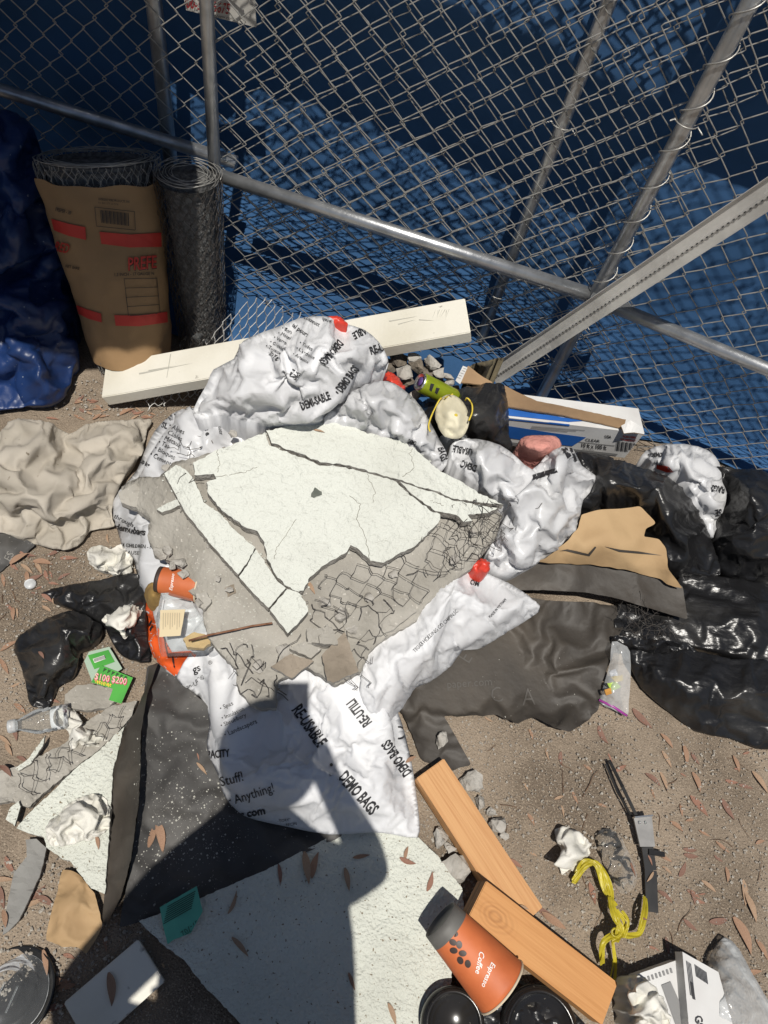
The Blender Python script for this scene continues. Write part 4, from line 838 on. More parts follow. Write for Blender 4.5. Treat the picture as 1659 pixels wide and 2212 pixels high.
for i, (x, y) in enumerate(((607, 810), (597, 885), (650, 905), (603, 955), (680, 980), (660, 1040), (725, 1070))):
    cx_, cy_ = 829.5 + x / 4, 1814.5 + y / 4; an = (.3, .5, 1.5, .2, .1, 1.1, 1.4)[i]
    pl = [(cx_ + 8.6 * math.cos(t) * math.cos(an) - 6.6 * math.sin(t) * math.sin(an), cy_ + 8.6 * math.cos(t) * math.sin(an) + 6.6 * math.sin(t) * math.cos(an)) for t in [k * math.pi / 9 for k in range(18)]]
    lettering(cup1b, [dict(poly=pl)], 'bean_print', m_dk, cup1, .0008)
m_lw = M('white_ink', (.8, .78, .74), .5)
lettering(cup1b, [('Coffee', 1036, 2053, 101, 12, 1.05, .012, .35), ('Espresso', 1062, 2077, 113, 11, 1.0, .012, .35), ('HOT CUP', 977, 1986, 104, 4, 1, 0)], 'lettering', m_lw, cup1, .0008)
lettering(cup2b, [('Espresso', 372, 1276, -82, 7, 1.0, .01, .3)], 'lettering', m_lw, cup2, .0008)

# ------------------------------------------------------------------ small litter on the left
def patch(name, out, ctrl, mat, parent=None, res=5, amp=0, fs=.1, seed=0, skirt=None, sm=2, jit=0):
    o2 = smooth_closed(out, sm) if sm else out; zf = tps(list(out) + list(ctrl)); P = resample(o2, res, jit, seed); V, f = mesh2d(P, res, seed); Z = zf(V)
    if amp: Z = Z + np.array([amp * noise.fractal(Vector((x * fs, y * fs, seed)), 1, 2, 4) for x, y in V])
    v = unp(V, Z); f = facing_up(v, f); n = len(v)
    if skirt is not None:
        bd = boundary(f); mp = {}
        for i in sorted(set(k for e in bd for k in e)): mp[i] = len(v); v.append(Vector((v[i].x, v[i].y, skirt)))
        f = list(f) + [(b_, a, mp[a], mp[b_]) for a, b_ in bd]
    return meshobj(name, v, f, mat, parent)
pot = patch('potato', [(311, 1285, .11), (320, 1262, .13), (335, 1258, .14), (345, 1270, .14), (350, 1295, .13), (342, 1314, .11), (325, 1312, .1)], [(331, 1285, .165)], M('potato_skin', (.33, .21, .065), .8, (.22, .135, .045), 40, bump=.001, bs=200), res=4, amp=.002, skirt=.08)
tag(pot, 'brown round potato wedged beside the coffee cup', 'potato')
ctn = thing('clear_container', 'clear plastic food container holding a paper slip beside the cup', 'container', at(395, 1345, .14))
slab('tub', [(348, 1281), (408, 1279), (420, 1310), (452, 1360), (458, 1392), (440, 1403), (345, 1406), (336, 1345)], .175, .035, (m_clear, m_clear), ctn, res=14, jit=.2, seed=60)
slab('tan_contents', [(395, 1380), (420, 1365), (450, 1372), (455, 1390), (440, 1400), (405, 1398)], .165, .015, (M('tan_bread', (.5, .36, .16), .9, (.42, .28, .11), 40, bump=.002, bs=150),) * 2, ctn, jit=1.5, seed=61, res=8)
slip = slab('paper_slip', [(346, 1318), (400, 1316), (390, 1373), (344, 1376)], .180, .0006, (M('yellowed_paper', (.62, .52, .34), .8, (.56, .46, .29), 20), m_paper), ctn, res=12, jit=.4, seed=62)
lettering(slip, [('rent due', 356, 1335, 2, 7, .8), ('14 Fri', 357, 1350, 2, 7, .8), ('ok', 360, 1364, 2, 7, .8)] and [dict(poly=[(352 + i * 5, 1324), (354 + i * 5, 1324), (353 + i * 5, 1360 - 5 * (i % 3)), (351.5 + i * 5, 1360 - 5 * (i % 3))]) for i in range(8)], 'pencil_marks', M('faint_pencil', (.42, .35, .24), .8), ctn, .0006)
# cards
m_gr = M('green_card', (.07, .36, .05), .4, (.05, .28, .04), 18); m_lg = M('pale_green_card', (.32, .42, .33), .5)
cards = []
for lab, out, z, mt_ in (('green scratch card lying face down behind the other card', [(182, 1428), (192, 1408), (236, 1397), (264, 1444), (240, 1462), (200, 1476)], .022, m_lg), ('green scratch card with big dollar prizes, lying in front', [(218, 1437), (287, 1464), (262, 1520), (235, 1512), (244, 1488), (197, 1474)], .03, m_gr)):
    o = slab('scratch_card', out, z, .001, (mt_, m_paper), None, res=12, jit=.3, seed=int(z * 1000)); tag(o, lab, 'scratch card', 'scratch cards'); cards.append(o)
lettering(cards[0], [dict(poly=[(190, 1416), (234, 1404), (248, 1430), (204, 1446)])], 'green_panel', m_gr)
lettering(cards[0], [dict(poly=[(201, 1424), (226, 1416), (229, 1424), (205, 1433)], k=2)], 'barcode_panel', M('pale_ink', (.65, .66, .6), .5), None, .0014)
lettering(cards[0], [dict(poly=[(203 + i * 2.2, 1424 - i * .7), (204.2 + i * 2.2, 1423.7 - i * .7), (206.5 + i * 2.2, 1430.5 - i * .7), (205.3 + i * 2.2, 1431 - i * .7)], k=3) for i in range(11)], 'barcode', m_print, None, .001)
lettering(cards[1], [('$100', 203, 1468, 12, 15, .78, .03), ('$200', 240, 1474, 12, 15, .78, .03)], 'prize_amounts', M('magenta_ink', (.55, .03, .13), .5))
lettering(cards[1], [('$100', 203.6, 1467, 12, 14, .80, .005), ('$200', 240.6, 1473, 12, 14, .80, .005)], 'prize_highlight', M('pink_ink', (.8, .45, .42), .5), None, .0022)
lettering(cards[1], [('or', 232, 1468, 15, 5, .8, .02), ('TREASURE', 203, 1478, 14, 9, .62, .03)], 'yellow_lettering', M('yellow_ink', (.85, .60, .05), .5))
lettering(cards[1], [dict(poly=[(225 + 9 * i, 1443 + 3.4 * i), (231 + 9 * i, 1446 + 3.4 * i), (222 + 9 * i, 1452 + 3.4 * i)]) for i in range(6)], 'dark_pattern', M('dark_green_ink', (.015, .06, .012), .5))
# cap and bottle
b = MB(); pc = at(66, 1263, .0); b.lathe([(.0005, .008), (.011, .008), (.0125, .006), (.013, 0), (.0115, 0), (.011, .006), (.0005, .0065)], pc, (.05, .05, 1), 24)
tag(b.build('bottle_cap', clear('frosted_cap', (.9, .9, .9), .5, .4)), 'small round frosted cap lying on the dirt among leaves', 'bottle cap')
b = MB(); pa, pz = at(18, 1570, .022), at(118, 1552, .022); L = (pz - pa).length
bt = thing('water_bottle', 'clear plastic bottle lying on the dirt at the left edge', 'bottle', pa)
b.lathe([(.011, .012), (.011, .02), (.014, .026), (.024, .05), (.026, .06)] + [(.026 - .0022 * (i % 2), .062 + i * .007) for i in range(9)] + [(.024, L - .004), (.001, L)], pa, pz - pa, 32); b.build('bottle_body', m_clear, bt)
b = MB(); b.lathe([(.0005, 0), (.0125, 0), (.0135, .002), (.0135, .014), (.0115, .015)], pa, pz - pa, 24); b.build('screw_cap', clear('frosted_cap2', (.9, .9, .9), .5, .4), bt)
# clear lid, lower left
pc = at(28, 2150, .0); b = MB(); b.lathe([(.0005, .045), (.03, .045), (.034, .043), (.038, .03), (.046, .026), (.050, .02), (.055, .008), (.062, .006), (.064, .003), (.062, 0)], pc, (-.25, .1, 1), 48)
ld = tag(b.build('plastic_dome', m_clear), 'shiny clear plastic food dome at the lower left edge', 'food dome')
b = MB(); b.lathe([(.0005, .002), (.055, .002), (.070, .008), (.074, .012), (.076, .008), (.06, .0005), (.0005, .0005)], pc, (-.2, .1, 1), 48); b.build('black_tray', M('black_tray_plastic', (.012, .012, .012), .25), ld)
b = MB()
for s in (-1, 1): b.tube([Vector(pc) + Vector((.012 * s, .01 * k, .0475)) for k in (-2, -1, 0, 1, 2)], .0014, 5)
b.build('embossed_ribs', m_clear, ld)
# black tubs, bottom edge
m_blk = M('black_moulded_plastic', (.012, .011, .011), .22, (.02, .018, .016), 8, spec=.5, speck=(.12, .11, .09), ss=90, slo=.68, shi=.72)
for (x, y, r, lab, h) in ((962, 2205, .058, 'black plastic plant pot at the bottom edge left of the cup', .07), (1150, 2225, .075, 'black plastic tub at the bottom edge under the knotty lumber', .05)):
    root = thing('plastic_tub', lab, 'tub', at(x, y, 0), 'black plastic tubs'); pc = at(x, y, 0)
    b = MB(); b.lathe([(.0005, h - .02), (r * .6, h - .02), (r * .66, h - .012), (r * .74, h - .012), (r * .8, h - .002), (r * .9, h), (r, h - .006), (r, h - .02), (r * .9, .0), (r * .7, 0)], pc, (0, 0, 1), 56); b.build('tub_body', m_blk, root)
    b = MB(); b.lathe([(r * .86 + .004 * math.cos(t), h + .003 * math.sin(t)) for t in [i * math.pi / 3 for i in range(7)]], pc, (0, 0, 1), 56); b.build('rolled_rim', m_blk, root)
patch('black_film', [(985, 2120, .02), (1020, 2080, .02), (1110, 2110, .02), (1200, 2160, .03), (1280, 2230, .03), (1280, 2300, .02), (980, 2300, .02)], [(1080, 2200, .03)], m_black, res=9, amp=.012, fs=.04, seed=6)
tag(bpy.data.objects['black_film'], 'black plastic film under the cup and the lumber end', 'plastic film', 'black plastic bags')

# ------------------------------------------------------------------ litter on the right
# sheeting box
Ab = at(1060, 898, .215); Bb = at(1392, 936, .205); ub = (Bb - Ab).normalized(); back = Vector((0, 0, 1)).cross(ub).normalized(); dnb = ub.cross(back) * -1
Hb, Db = .115, .085; ctr = (Ab + Bb) / 2 + back * Db / 2 + dnb * Hb / 2; Lb = (Bb - Ab).length
m_boxw = M('printed_white_card', (.60, .60, .59), .5, (.52, .51, .5), 8)
bx_ = thing('sheeting_box', 'white and blue printed box of clear plastic sheeting by the fence', 'box', (ctr.x, ctr.y, ctr.z - Hb / 2))
b = MB(); b.box(ctr, ub * Lb / 2, back * Db / 2, dnb * Hb / 2); sheet_box = b.build('carton', m_boxw, bx_, False)
m_blue_ink = M('blue_ink', (.02, .115, .42), .45, (.015, .095, .35), 12); m_gink = M('grey_ink', (.2, .2, .2), .5)
def onbox(u0, v0): return proj(Ab.lerp(Bb, u0) + dnb * Hb * v0 + back * 0)
def ontop(u0, v0): return proj(Ab.lerp(Bb, u0) + back * Db * v0)
Q = lambda f_, *uv: dict(poly=[f_(*p) for p in uv])
X = lambda *p: dict(poly=list(p), one=1)
lettering(sheet_box, [X((1095, 919), (1115, 922), (1190, 934), (1266, 944), (1236, 963), (1190, 958), (1095, 945)), X((1095, 882), (1105, 884), (1262, 910), (1228, 912), (1105, 899), (1095, 898)), X((1095, 903), (1230, 917), (1230, 920), (1095, 906))], 'blue_print', m_blue_ink)
lettering(sheet_box, [Q(onbox, (.0, .86), (1, .86), (1, .95), (0, .95))], 'grey_stripe', m_gink)
ang = math.degrees(math.atan2(onbox(1, .6)[1] - onbox(.5, .6)[1], onbox(1, .6)[0] - onbox(.5, .6)[0]))
def bt_(s, u0, v0, h, xs=1, bold=0): p = onbox(u0, v0); return (s, p[0], p[1], ang, h, xs, bold)
lettering(sheet_box, [('CLEAR', 1264, 952, 6, 6, 1.25, .012), ('10 ft x 100 ft', 1254, 965, 6.5, 9.5, .78, .015), ('3.04 m x 30.4 m', 1258, 970, 6.5, 3, .9), ('USA', 1306, 945, 6, 6, .9, .03), dict(poly=[(1250, 953.5), (1328, 962), (1328, 963), (1250, 954.5)])], 'lettering', m_print)
lettering(sheet_box, [('SCAN HERE', 1345, 944, 6, 4, .95, .03), ('FOR CHECKOUT', 1340, 950, 6, 3.6, .85, .03)], 'red_lettering', m_red)
lettering(sheet_box, [dict(poly=[(1332 + i * 2.9, 952 + i * .32), (1332 + i * 2.9 + (.8, 1.7, 1.2)[i % 3], 952 + i * .32), (1329 + i * 2.9 + (.8, 1.7, 1.2)[i % 3], 973 + i * .32), (1329 + i * 2.9, 973 + i * .32)]) for i in range(16)], 'barcode', m_print)
lettering(sheet_box, [Q(onbox, (.28 + .0 * i, .18 + .05 * i), (.62 - .05 * i, .12 + .06 * i), (.62 - .05 * i, .135 + .06 * i), (.28, .195 + .05 * i)) for i in range(3)] , 'roll_drawing', m_gink)
fl = thing('cardboard_flap', 'torn brown cardboard flap standing behind the sheeting box', 'cardboard', at(1200, 880, .2))
slab('flap', [(1088, 832), (1120, 848), (1160, 866), (1190, 872), (1230, 880), (1290, 893), (1352, 906), (1347, 926), (1280, 910), (1200, 893), (1150, 886), (1098, 878)], tps([(1088, 832, .27), (1190, 872, .255), (1352, 906, .235), (1347, 926, .212), (1200, 893, .225), (1098, 878, .225)]), .004, (m_card, m_card), fl, res=10, jit=.8, seed=70)
slab('cardboard_scrap', [(1000, 800), (1012, 790), (1040, 812), (1064, 826), (1050, 832), (996, 826)], tps([(1000, 800, .27), (1012, 790, .28), (1040, 812, .27), (1064, 826, .27), (996, 826, .25)]), .004, (m_card, m_card), None, res=8, jit=.6, seed=71)
tag(bpy.data.objects['cardboard_scrap'], 'small brown cardboard corner at the foot of the steel channel', 'cardboard')
lb = slab('paper_tag', [(984, 822), (1000, 790), (1010, 794), (994, 830)], .28, .0008, (m_boxw, m_boxw), None, res=6, jit=.2, seed=72); tag(lb, 'small white printed tag beside the cardboard corner', 'tag')
lettering(lb, [dict(poly=[(988 + i * 3.3, 815 - i * 5), (995 + i * 3.3, 817.5 - i * 5), (994.6 + i * 3.3, 818.5 - i * 5), (987.6 + i * 3.3, 816 - i * 5)]) for i in range(5)], 'print', m_gink, None, .0006)
cr = patch('rag', [(1010, 800, .25), (1022, 786, .27), (1050, 780, .28), (1080, 772, .27), (1088, 778, .25), (1060, 795, .23), (1030, 806, .22)], [(1050, 788, .29)], M('olive_rag', (.12, .10, .06), .95, (.08, .065, .04), 30, bump=.002, bs=150), res=4, amp=.008, skirt=.1, seed=4); tag(cr, 'olive brown rag behind the foot of the steel channel', 'rag')
scrapb = slab('printed_card', [(1342, 920), (1362, 908), (1388, 922), (1392, 938), (1370, 934), (1348, 936)], tps([(1342, 920, .225), (1362, 908, .24), (1388, 922, .235), (1392, 938, .222), (1348, 936, .222)]), .003, (m_boxw, m_card), None, res=7, jit=.8, seed=73); tag(scrapb, 'crushed printed carton corner on the end of the sheeting box', 'cardboard')
# can
pa, pz = at(906, 824, .315), at(962, 852, .275); L = .115; ax = (pz - pa).normalized(); m_can = M('lime_can', (.38, .46, .03), .3, (.28, .36, .02), 12, metal=.5); m_alu = M('aluminium', (.7, .7, .68), .3, metal=1.0)
can = thing('drink_can', 'lime green drink can lying in the rubble by the black bag', 'can', pa); b = MB(); b.lathe([(.0215, .004), (.0245, .010), (.0245, L - .008), (.021, L)], pa, ax, 40); canb = b.build('can_body', m_can, can)
b = MB(); b.lathe([(.0003, .005), (.018, .005), (.0195, .0), (.0212, .0), (.0222, .004)], pa, ax, 40); b.build('can_lid', m_alu, can)
b = MB(); b.lathe([(.0003, .0035), (.011, .0035), (.011, .0048)], pa + Vector((-.002, .002, 0)), ax, 20); b.build('opening', M('purple_tab', (.10, .06, .22), .4), can)
lettering(canb, [dict(poly=[(930 + 4 * i, 828 + 3 * i), (938 + 4 * i, 830 + 3 * i), (932 + 4 * i, 846 + 2 * i), (927 + 4 * i, 842 + 2 * i)]) for i in (0, 3)], 'dark_emblem', m_print, can, .0006)
# dust mask
mk = thing('dust_mask', 'cream dust mask with yellow straps lying on the black bag', 'dust mask', at(978, 898, .32))
patch('mask_cup', [(978 + 36 * math.cos(t) * math.cos(.25) + 46 * math.sin(t) * math.sin(.25) * -1 * -.6, 898 + 46 * math.sin(t), .325) for t in [i * math.pi / 8 for i in range(16)]], [(978, 895, .362), (970, 875, .35), (986, 915, .352)], M('cream_mask', (.68, .63, .47), .85, (.60, .55, .4), 15, bump=.003, bs=28), mk, res=5, amp=.006, fs=.06, skirt=.315, seed=3)
for pth in ([(955, 862), (938, 885), (926, 918), (932, 936), (948, 945)], [(1005, 865), (1018, 870), (1020, 890), (1010, 915), (1000, 945)], [(960, 862), (985, 850), (1004, 862)]):
    b = MB(); b.tube([at(x, y, .345 - .02 * (i in (0, len(pth) - 1))) for i, (x, y) in enumerate(smooth_closed(pth, 4)[:-8])], .0019, 6); b.build('strap', M('yellow_elastic', (.66, .50, .06), .6) if 'yellow_elastic' not in bpy.data.materials else bpy.data.materials['yellow_elastic'], mk)
b = MB(); b.lathe([(.0003, .004), (.003, .003), (.0042, 0)], at(985, 897, .36), (0, -.3, 1), 12); b.build('valve_button', bpy.data.materials['yellow_elastic'], mk)
ins = patch('insulation', [(1120, 955, .25), (1135, 942, .26), (1165, 940, .26), (1200, 942, .25), (1213, 960, .24), (1200, 985, .22), (1170, 993, .22), (1140, 985, .22), (1122, 972, .23)], [(1160, 960, .29), (1190, 962, .285), (1140, 965, .28), (1170, 980, .27)], M('pink_fibreglass', (.62, .29, .24), .95, (.52, .21, .18), 14, bump=.006, bs=60), res=4, amp=.006, fs=.06, skirt=.12, seed=8); tag(ins, 'lump of pink insulation beside the sheeting box', 'insulation')
# wire scraps ball
b = MB(); rg = random.Random(4)
for k in range(60):
    x, y = rg.gauss(1395, 32), rg.gauss(1345, 14) + 0; p = at(x, y + (x - 1395) * .35, .06); d = Vector((rg.gauss(0, 1), rg.gauss(0, 1), rg.gauss(0, .5))).normalized(); P = [p]
    for s in range(5): d = (d + Vector((rg.gauss(0, .5), rg.gauss(0, .5), rg.gauss(0, .4)))).normalized(); q = P[-1] + d * .012; q.z = max(.045, min(q.z, .1)); P.append(q)
    b.tube(P, .0006, 3)
tag(b.build('wire_scraps', m_wired), 'tangle of thin grey wire clippings on the black film', 'wire scraps')
# zip bag
zb = thing('zip_bag', 'clear zip bag with a purple seal and candy wrappers', 'zip bag', at(1325, 1480, .02))
patch('bag_film', [(1322, 1386, .06), (1345, 1392, .065), (1361, 1408, .06), (1362, 1470, .05), (1358, 1520, .03), (1355, 1547, .015), (1325, 1533, .02), (1295, 1517, .015), (1303, 1484, .03), (1318, 1430, .055)], [(1335, 1450, .075), (1325, 1500, .05)], m_clear2, zb, res=6, amp=.008, fs=.06, seed=2)
b = MB(); p0, p1 = at(1294, 1512, .022), at(1354, 1546, .022); b.tube([p0, (p0 + p1) / 2 + Vector((0, 0, .006)), p1], .0032, 6); b.build('seal', M('purple_seal', (.32, .05, .28), .35), zb)
for i, (out, c) in enumerate((([(1316, 1450), (1330, 1445), (1336, 1462), (1322, 1470)], (.55, .56, .6)), ([(1312, 1476), (1332, 1472), (1342, 1484), (1322, 1494)], (.35, .5, .08)), ([(1320, 1462), (1345, 1458), (1346, 1470), (1330, 1474)], (.6, .45, .12)), ([(1306, 1490), (1320, 1486), (1322, 1498), (1310, 1502)], (.5, .25, .06)))):
    slab('candy_wrapper', out, .05 + .003 * i, .003, (M('wrapper_%d' % i, c, .35),) * 2, zb, res=5, jit=1, seed=80 + i, rough=.006)
# black steel hanger
m_bs = M('black_steel', (.02, .02, .021), .4, (.035, .034, .033), 20, metal=.3); m_gs = M('worn_grey_steel', (.30, .295, .285), .5, (.22, .215, .21), 20, metal=.35)
hg = thing('steel_hanger', 'black steel strap hanger lying on the dirt', 'steel hanger', at(1395, 1790, 0))
def strip(name, pts, w_, t_, mat):
    b = MB(); P = [at(*p) for p in pts]
    for a, c in zip(P, P[1:]):
        d = (c - a); s = Vector((0, 0, 1)).cross(d).normalized(); b.box((a + c) / 2, d * .502, s * w_ / 2, d.cross(s).normalized() * t_ / 2)
    return b.build(name, mat, hg, False)
strip('strap', [(1316, 1642, .012), (1345, 1700, .03), (1376, 1765, .03)], .0075, .002, m_bs); strip('strap', [(1308, 1650, .008), (1334, 1712, .010), (1368, 1768, .02)], .004, .002, m_bs)
b = MB(); b.add([at(1369, 1766, .03), at(1408, 1762, .03), at(1415, 1829, .024), at(1383, 1829, .024)] + [at(x, y, z) - Vector((0, 0, .004)) for x, y, z in ((1369, 1766, .03), (1408, 1762, .03), (1415, 1829, .024), (1383, 1829, .024))], [(3, 2, 1, 0), (4, 5, 6, 7), (0, 1, 5, 4), (1, 2, 6, 5), (2, 3, 7, 6), (3, 0, 4, 7)]); b.build('plate', m_gs, hg, False)
strip('plate_lip', [(1369, 1766, .034), (1408, 1762, .034)], .003, .012, m_alu)
for x in (1381, 1394): b = MB(); b.lathe([(.0002, .0025), (.0025, .0018), (.0035, 0)], at(x, 1776, .0295), (0, 0, 1), 12); b.build('rivet', m_alu, hg)
strip('arm', [(1398, 1830, .02), (1405, 1880, .012), (1408, 1970, .006)], .027, .004, m_bs); strip('lug', [(1400, 1840, .022), (1434, 1846, .018)], .010, .008, m_bs)
# yellow plastic
m_yel = M('yellow_film', (.64, .55, .05), .33, (.48, .40, .03), 20, bump=.001, bs=60, trans=.3, crease=.003, cs=40)
yl = thing('knotted_plastic', 'yellow plastic film twisted into a knot on the dirt', 'plastic film', at(1335, 2000, 0))
def ribbon(pts, w_, name='strand', fold=3):
    pts = [at(x, y, z) for x, y, z in pts]; n = len(pts); V = []; ks = 9
    for i, p in enumerate(pts):
        d = (pts[min(i + 1, n - 1)] - pts[max(i - 1, 0)]).normalized(); s = Vector((0, 0, 1)).cross(d).normalized(); ww = w_[i] if isinstance(w_, list) else w_
        for j in range(ks): u_ = j / (ks - 1) - .5; V.append(p + s * ww * u_ + Vector((0, 0, ww * .28 * math.cos(u_ * fold * 6.28 + i * .5))))
    return meshobj(name, V, [(i * ks + j, i * ks + j + 1, (i + 1) * ks + j + 1, (i + 1) * ks + j) for i in range(n - 1) for j in range(ks - 1)], m_yel, yl)
def dense(p, k=5):
    P = [np.array(q, float) for q in p]; P = [P[0]] + P + [P[-1]]; R = []
    for i in range(1, len(P) - 2):
        for j in range(k):
            t = j / k; a, b_, c, d = P[i - 1:i + 3]; R.append(tuple(.5 * (2 * b_ + (c - a) * t + (2 * a - 5 * b_ + 4 * c - d) * t * t + (-a + 3 * b_ - 3 * c + d) * t ** 3)))
    R.append(tuple(P[-2])); return R
for k_y in range(3):                                         # several thin twisted strands
    q_ = lambda p: [(x + RNG.uniform(-7, 7), y + RNG.uniform(-6, 6), z + RNG.uniform(0, .012)) for x, y, z in p]
    ribbon(dense(q_([(1240, 1905, .008), (1262, 1868, .02), (1290, 1872, .025), (1312, 1920, .02), (1325, 1960, .03)]))  , [.007, .013, .009][k_y], fold=1 + k_y)
    ribbon(dense(q_([(1318, 1940, .03), (1332, 1975, .05), (1338, 2010, .04), (1328, 2030, .03)])), [.007, .012, .007][k_y], fold=2)
    ribbon(dense(q_([(1340, 1970, .045), (1350, 1995, .04), (1345, 2022, .03)])), .006, fold=1)
    ribbon(dense(q_([(1338, 2020, .04), (1312, 2030, .045), (1300, 2060, .03), (1296, 2078, .008)])), [.006, .012, .008][k_y], fold=2)
    ribbon(dense(q_([(1328, 2028, .03), (1330, 2070, .012), (1324, 2118, .006)])), [.003, .006, .005][k_y], fold=1)
    if k_y < 2: ribbon(dense(q_([(1335, 2015, .04), (1360, 2024, .03), (1385, 2015, .02), (1395, 1975, .025), (1390, 1940, .01)])), [.006, .010][k_y], fold=1)
b = MB(); b.tube([at(1330 + 9 * math.cos(t), 2014 + 9 * math.sin(t), .050) for t in [i * .7 for i in range(10)]], .0022, 6); b.build('knot', m_yel, yl)
# printed boxes, lower right
for lab, c4, txt in (('white printed carton lying on its face at the lower right', [(1372, 2106), (1462, 2074), (1520, 2230), (1420, 2260)], 1), ('tall white printed carton leaning on the clear bag', [(1474, 2056), (1552, 2100), (1590, 2240), (1490, 2240)], 2)):
    z = .045 if txt == 1 else .075; o = slab('carton', c4, z, .03, (m_boxw, m_boxw), None, res=16, jit=.3, seed=90 + txt); tag(o, lab, 'carton', 'printed cartons')
    if txt == 1: lettering(o, [dict(poly=[(1390 + 8 * i, 2112 - 2.8 * i), (1394 + 8 * i, 2110.8 - 2.8 * i), (1397 + 8 * i, 2121 - 2.8 * i), (1393 + 8 * i, 2122 - 2.8 * i)]) for i in range(8)] + [dict(poly=[(1428, 2128), (1448, 2120), (1490, 2215), (1462, 2222)])], 'print', m_gink)
    else: lettering(o, [dict(poly=[(1500 + 3 * i, 2083 + 2 * i), (1501.5 + 3 * i, 2084 + 2 * i), (1505 + 3 * i, 2110 + 2 * i), (1503.5 + 3 * i, 2110 + 2 * i)]) for i in range(9)] + [dict(poly=[(1482 + 3 * i, 2075 + 2 * i), (1483.2 + 3 * i, 2076 + 2 * i), (1492 + 3 * i, 2150 + 2 * i), (1490.8 + 3 * i, 2150 + 2 * i)]) for i in range(4)] + [('G8', 1500, 2195, 80, 16, 1, .02), dict(poly=[(1490, 2120), (1495, 2122), (1502, 2160), (1496, 2158)])], 'print', m_print)
# chicken wire sheet behind the board
b = MB(); q0 = [np.array(p) for p in ((320, 880), (450, 818), (500, 812), (445, 892))]
cw = thing('chicken_wire', 'loose curling piece of chicken wire sticking up behind the painted board', 'wire netting', at(520, 720, 0))
hexnet(b, lambda u_, v_: at(425 + u_ * 520 + v_ * 260, 752 - v_ * 700 - u_ * 60, .05 + v_ * 1.1 + .02 * math.sin(u_ * 14)), .42, .16, .036, .0013, .002, .02, 5, 4, keep=lambda u_, v_: v_ < .03 + .75 * u_ and v_ < .16 - .35 * max(0, u_ - .16)); b.build('netting', m_bright, cw)
b = MB(); cw2 = thing('chicken_wire', 'flat piece of chicken wire lying under the painted board', 'wire netting', at(390, 870, 0))
hexnet(b, lambda u_, v_: at(305 + u_ * 480 + v_ * 120, 892 - v_ * 520 - u_ * 120, .014 + .012 * math.sin(u_ * 18 + v_ * 9)), .42, .13, .036, .0009, .004, .03, 6); b.build('netting', m_bright, cw2)
# ------------------------------------------------------------------ printing on bags, papers, rolls and the sign
B_ = .034
lettering(front_bag, [('RE-USABLE', 629, 1534, 55, 26, .56, B_), ('•', 706, 1655, 50, 18, 1, .03), ('DEMO BAGS', 729, 1681, 48, 26, .52, B_), ('RE-UTILI', 804, 1560, -127, 22, .56, B_), ('DEMO BAGS', 890, 1668, -125, 22, .50, B_),
    ('gs', 419, 1454, -22, 15, 1, .02), ('®', 452, 1437, -22, 8, 1), ('s”®', 424, 1474, -22, 10, .9), ('an-U', 404, 1487, -20, 9, 1), ('• Spas', 477, 1535, -24, 9, 1), ('• Insulation', 481, 1556, -24, 9, .9), ('• Shrubbery', 479, 1572, -24, 9, .95), ('• Landscapers', 487, 1592, -24, 10, .95),
    ('PACITY', 449, 1638, -5, 16, .62, B_), ('Stuff!', 478, 1699, -15, 21, .85), ('r Anything!', 494, 1741, -18, 20, .82), ('s.com', 521, 1767, -11, 16, 1, B_), ('-TORY”', 600, 1776, -8, 6, 1), ('NICIN', 618, 1784, -8, 6, 1)])
def loop_arrow(cx, cy, r, w_):                              # recycling mark
    L = []
    for k in range(3):
        a0 = k * 2.094 + .3; L.append(dict(poly=[(cx + (r + d) * math.cos(a0 + t), cy + (r + d) * math.sin(a0 + t)) for d, ts in ((w_, (0, .4, .8, 1.2, 1.5)), (-w_, (1.5, 1.2, .8, .4, 0))) for t in ts]))
    return L
lettering(front_bag, loop_arrow(862, 1583, 13, 2), 'recycling_mark')
lettering(sandbag, [('TEGIES HOLDING CO CHIPIN,SC', 896, 1410, -43.5, 8, .78), ('MADE IN VIETNAM', 1059, 1335, -47, 6, .72), ('OM', 1014, 1262, 15, 11, .8, B_)])
lettering(top_bag, [('• Bois', 608, 711, 28, 7.5, .95), ('• Métal', 600, 721, 28, 7.5, .95), ('• Verre', 591, 731, 28, 7.5, .95), ('• Gravier', 582, 741, 28, 7.5, .95), ('• Tuyaux', 573, 750, 28, 7.5, .95), ('ial pour:', 630, 705, 36, 10, .85, .012), ('• Tuiles', 646, 743, 29, 7.5, .95), ('• L’ardoise', 639, 755, 29, 7.5, .95), ('• Arbuste', 632, 767, 29, 7, .95), ('30 Kg.', 580, 766, 32, 8.5, .8, .02),
    ('DEMO BAGS', 730, 733, 131, 17, .46, B_), ('ABLE', 786, 706, 152, 16, .6, B_), ('• DEMO BAGS', 734, 854, -53, 18, .44, B_), ('RE-U', 801, 766, -18, 17, .6, B_), ('DEMI-SABLE', 652, 886, -21, 18, .5, B_), ('SLI', 638, 822, -55, 18, .6, B_), ('Construct', 655, 687, 30, 8, .8, .01), ('ages®', 695, 690, 25, 7, .9)])
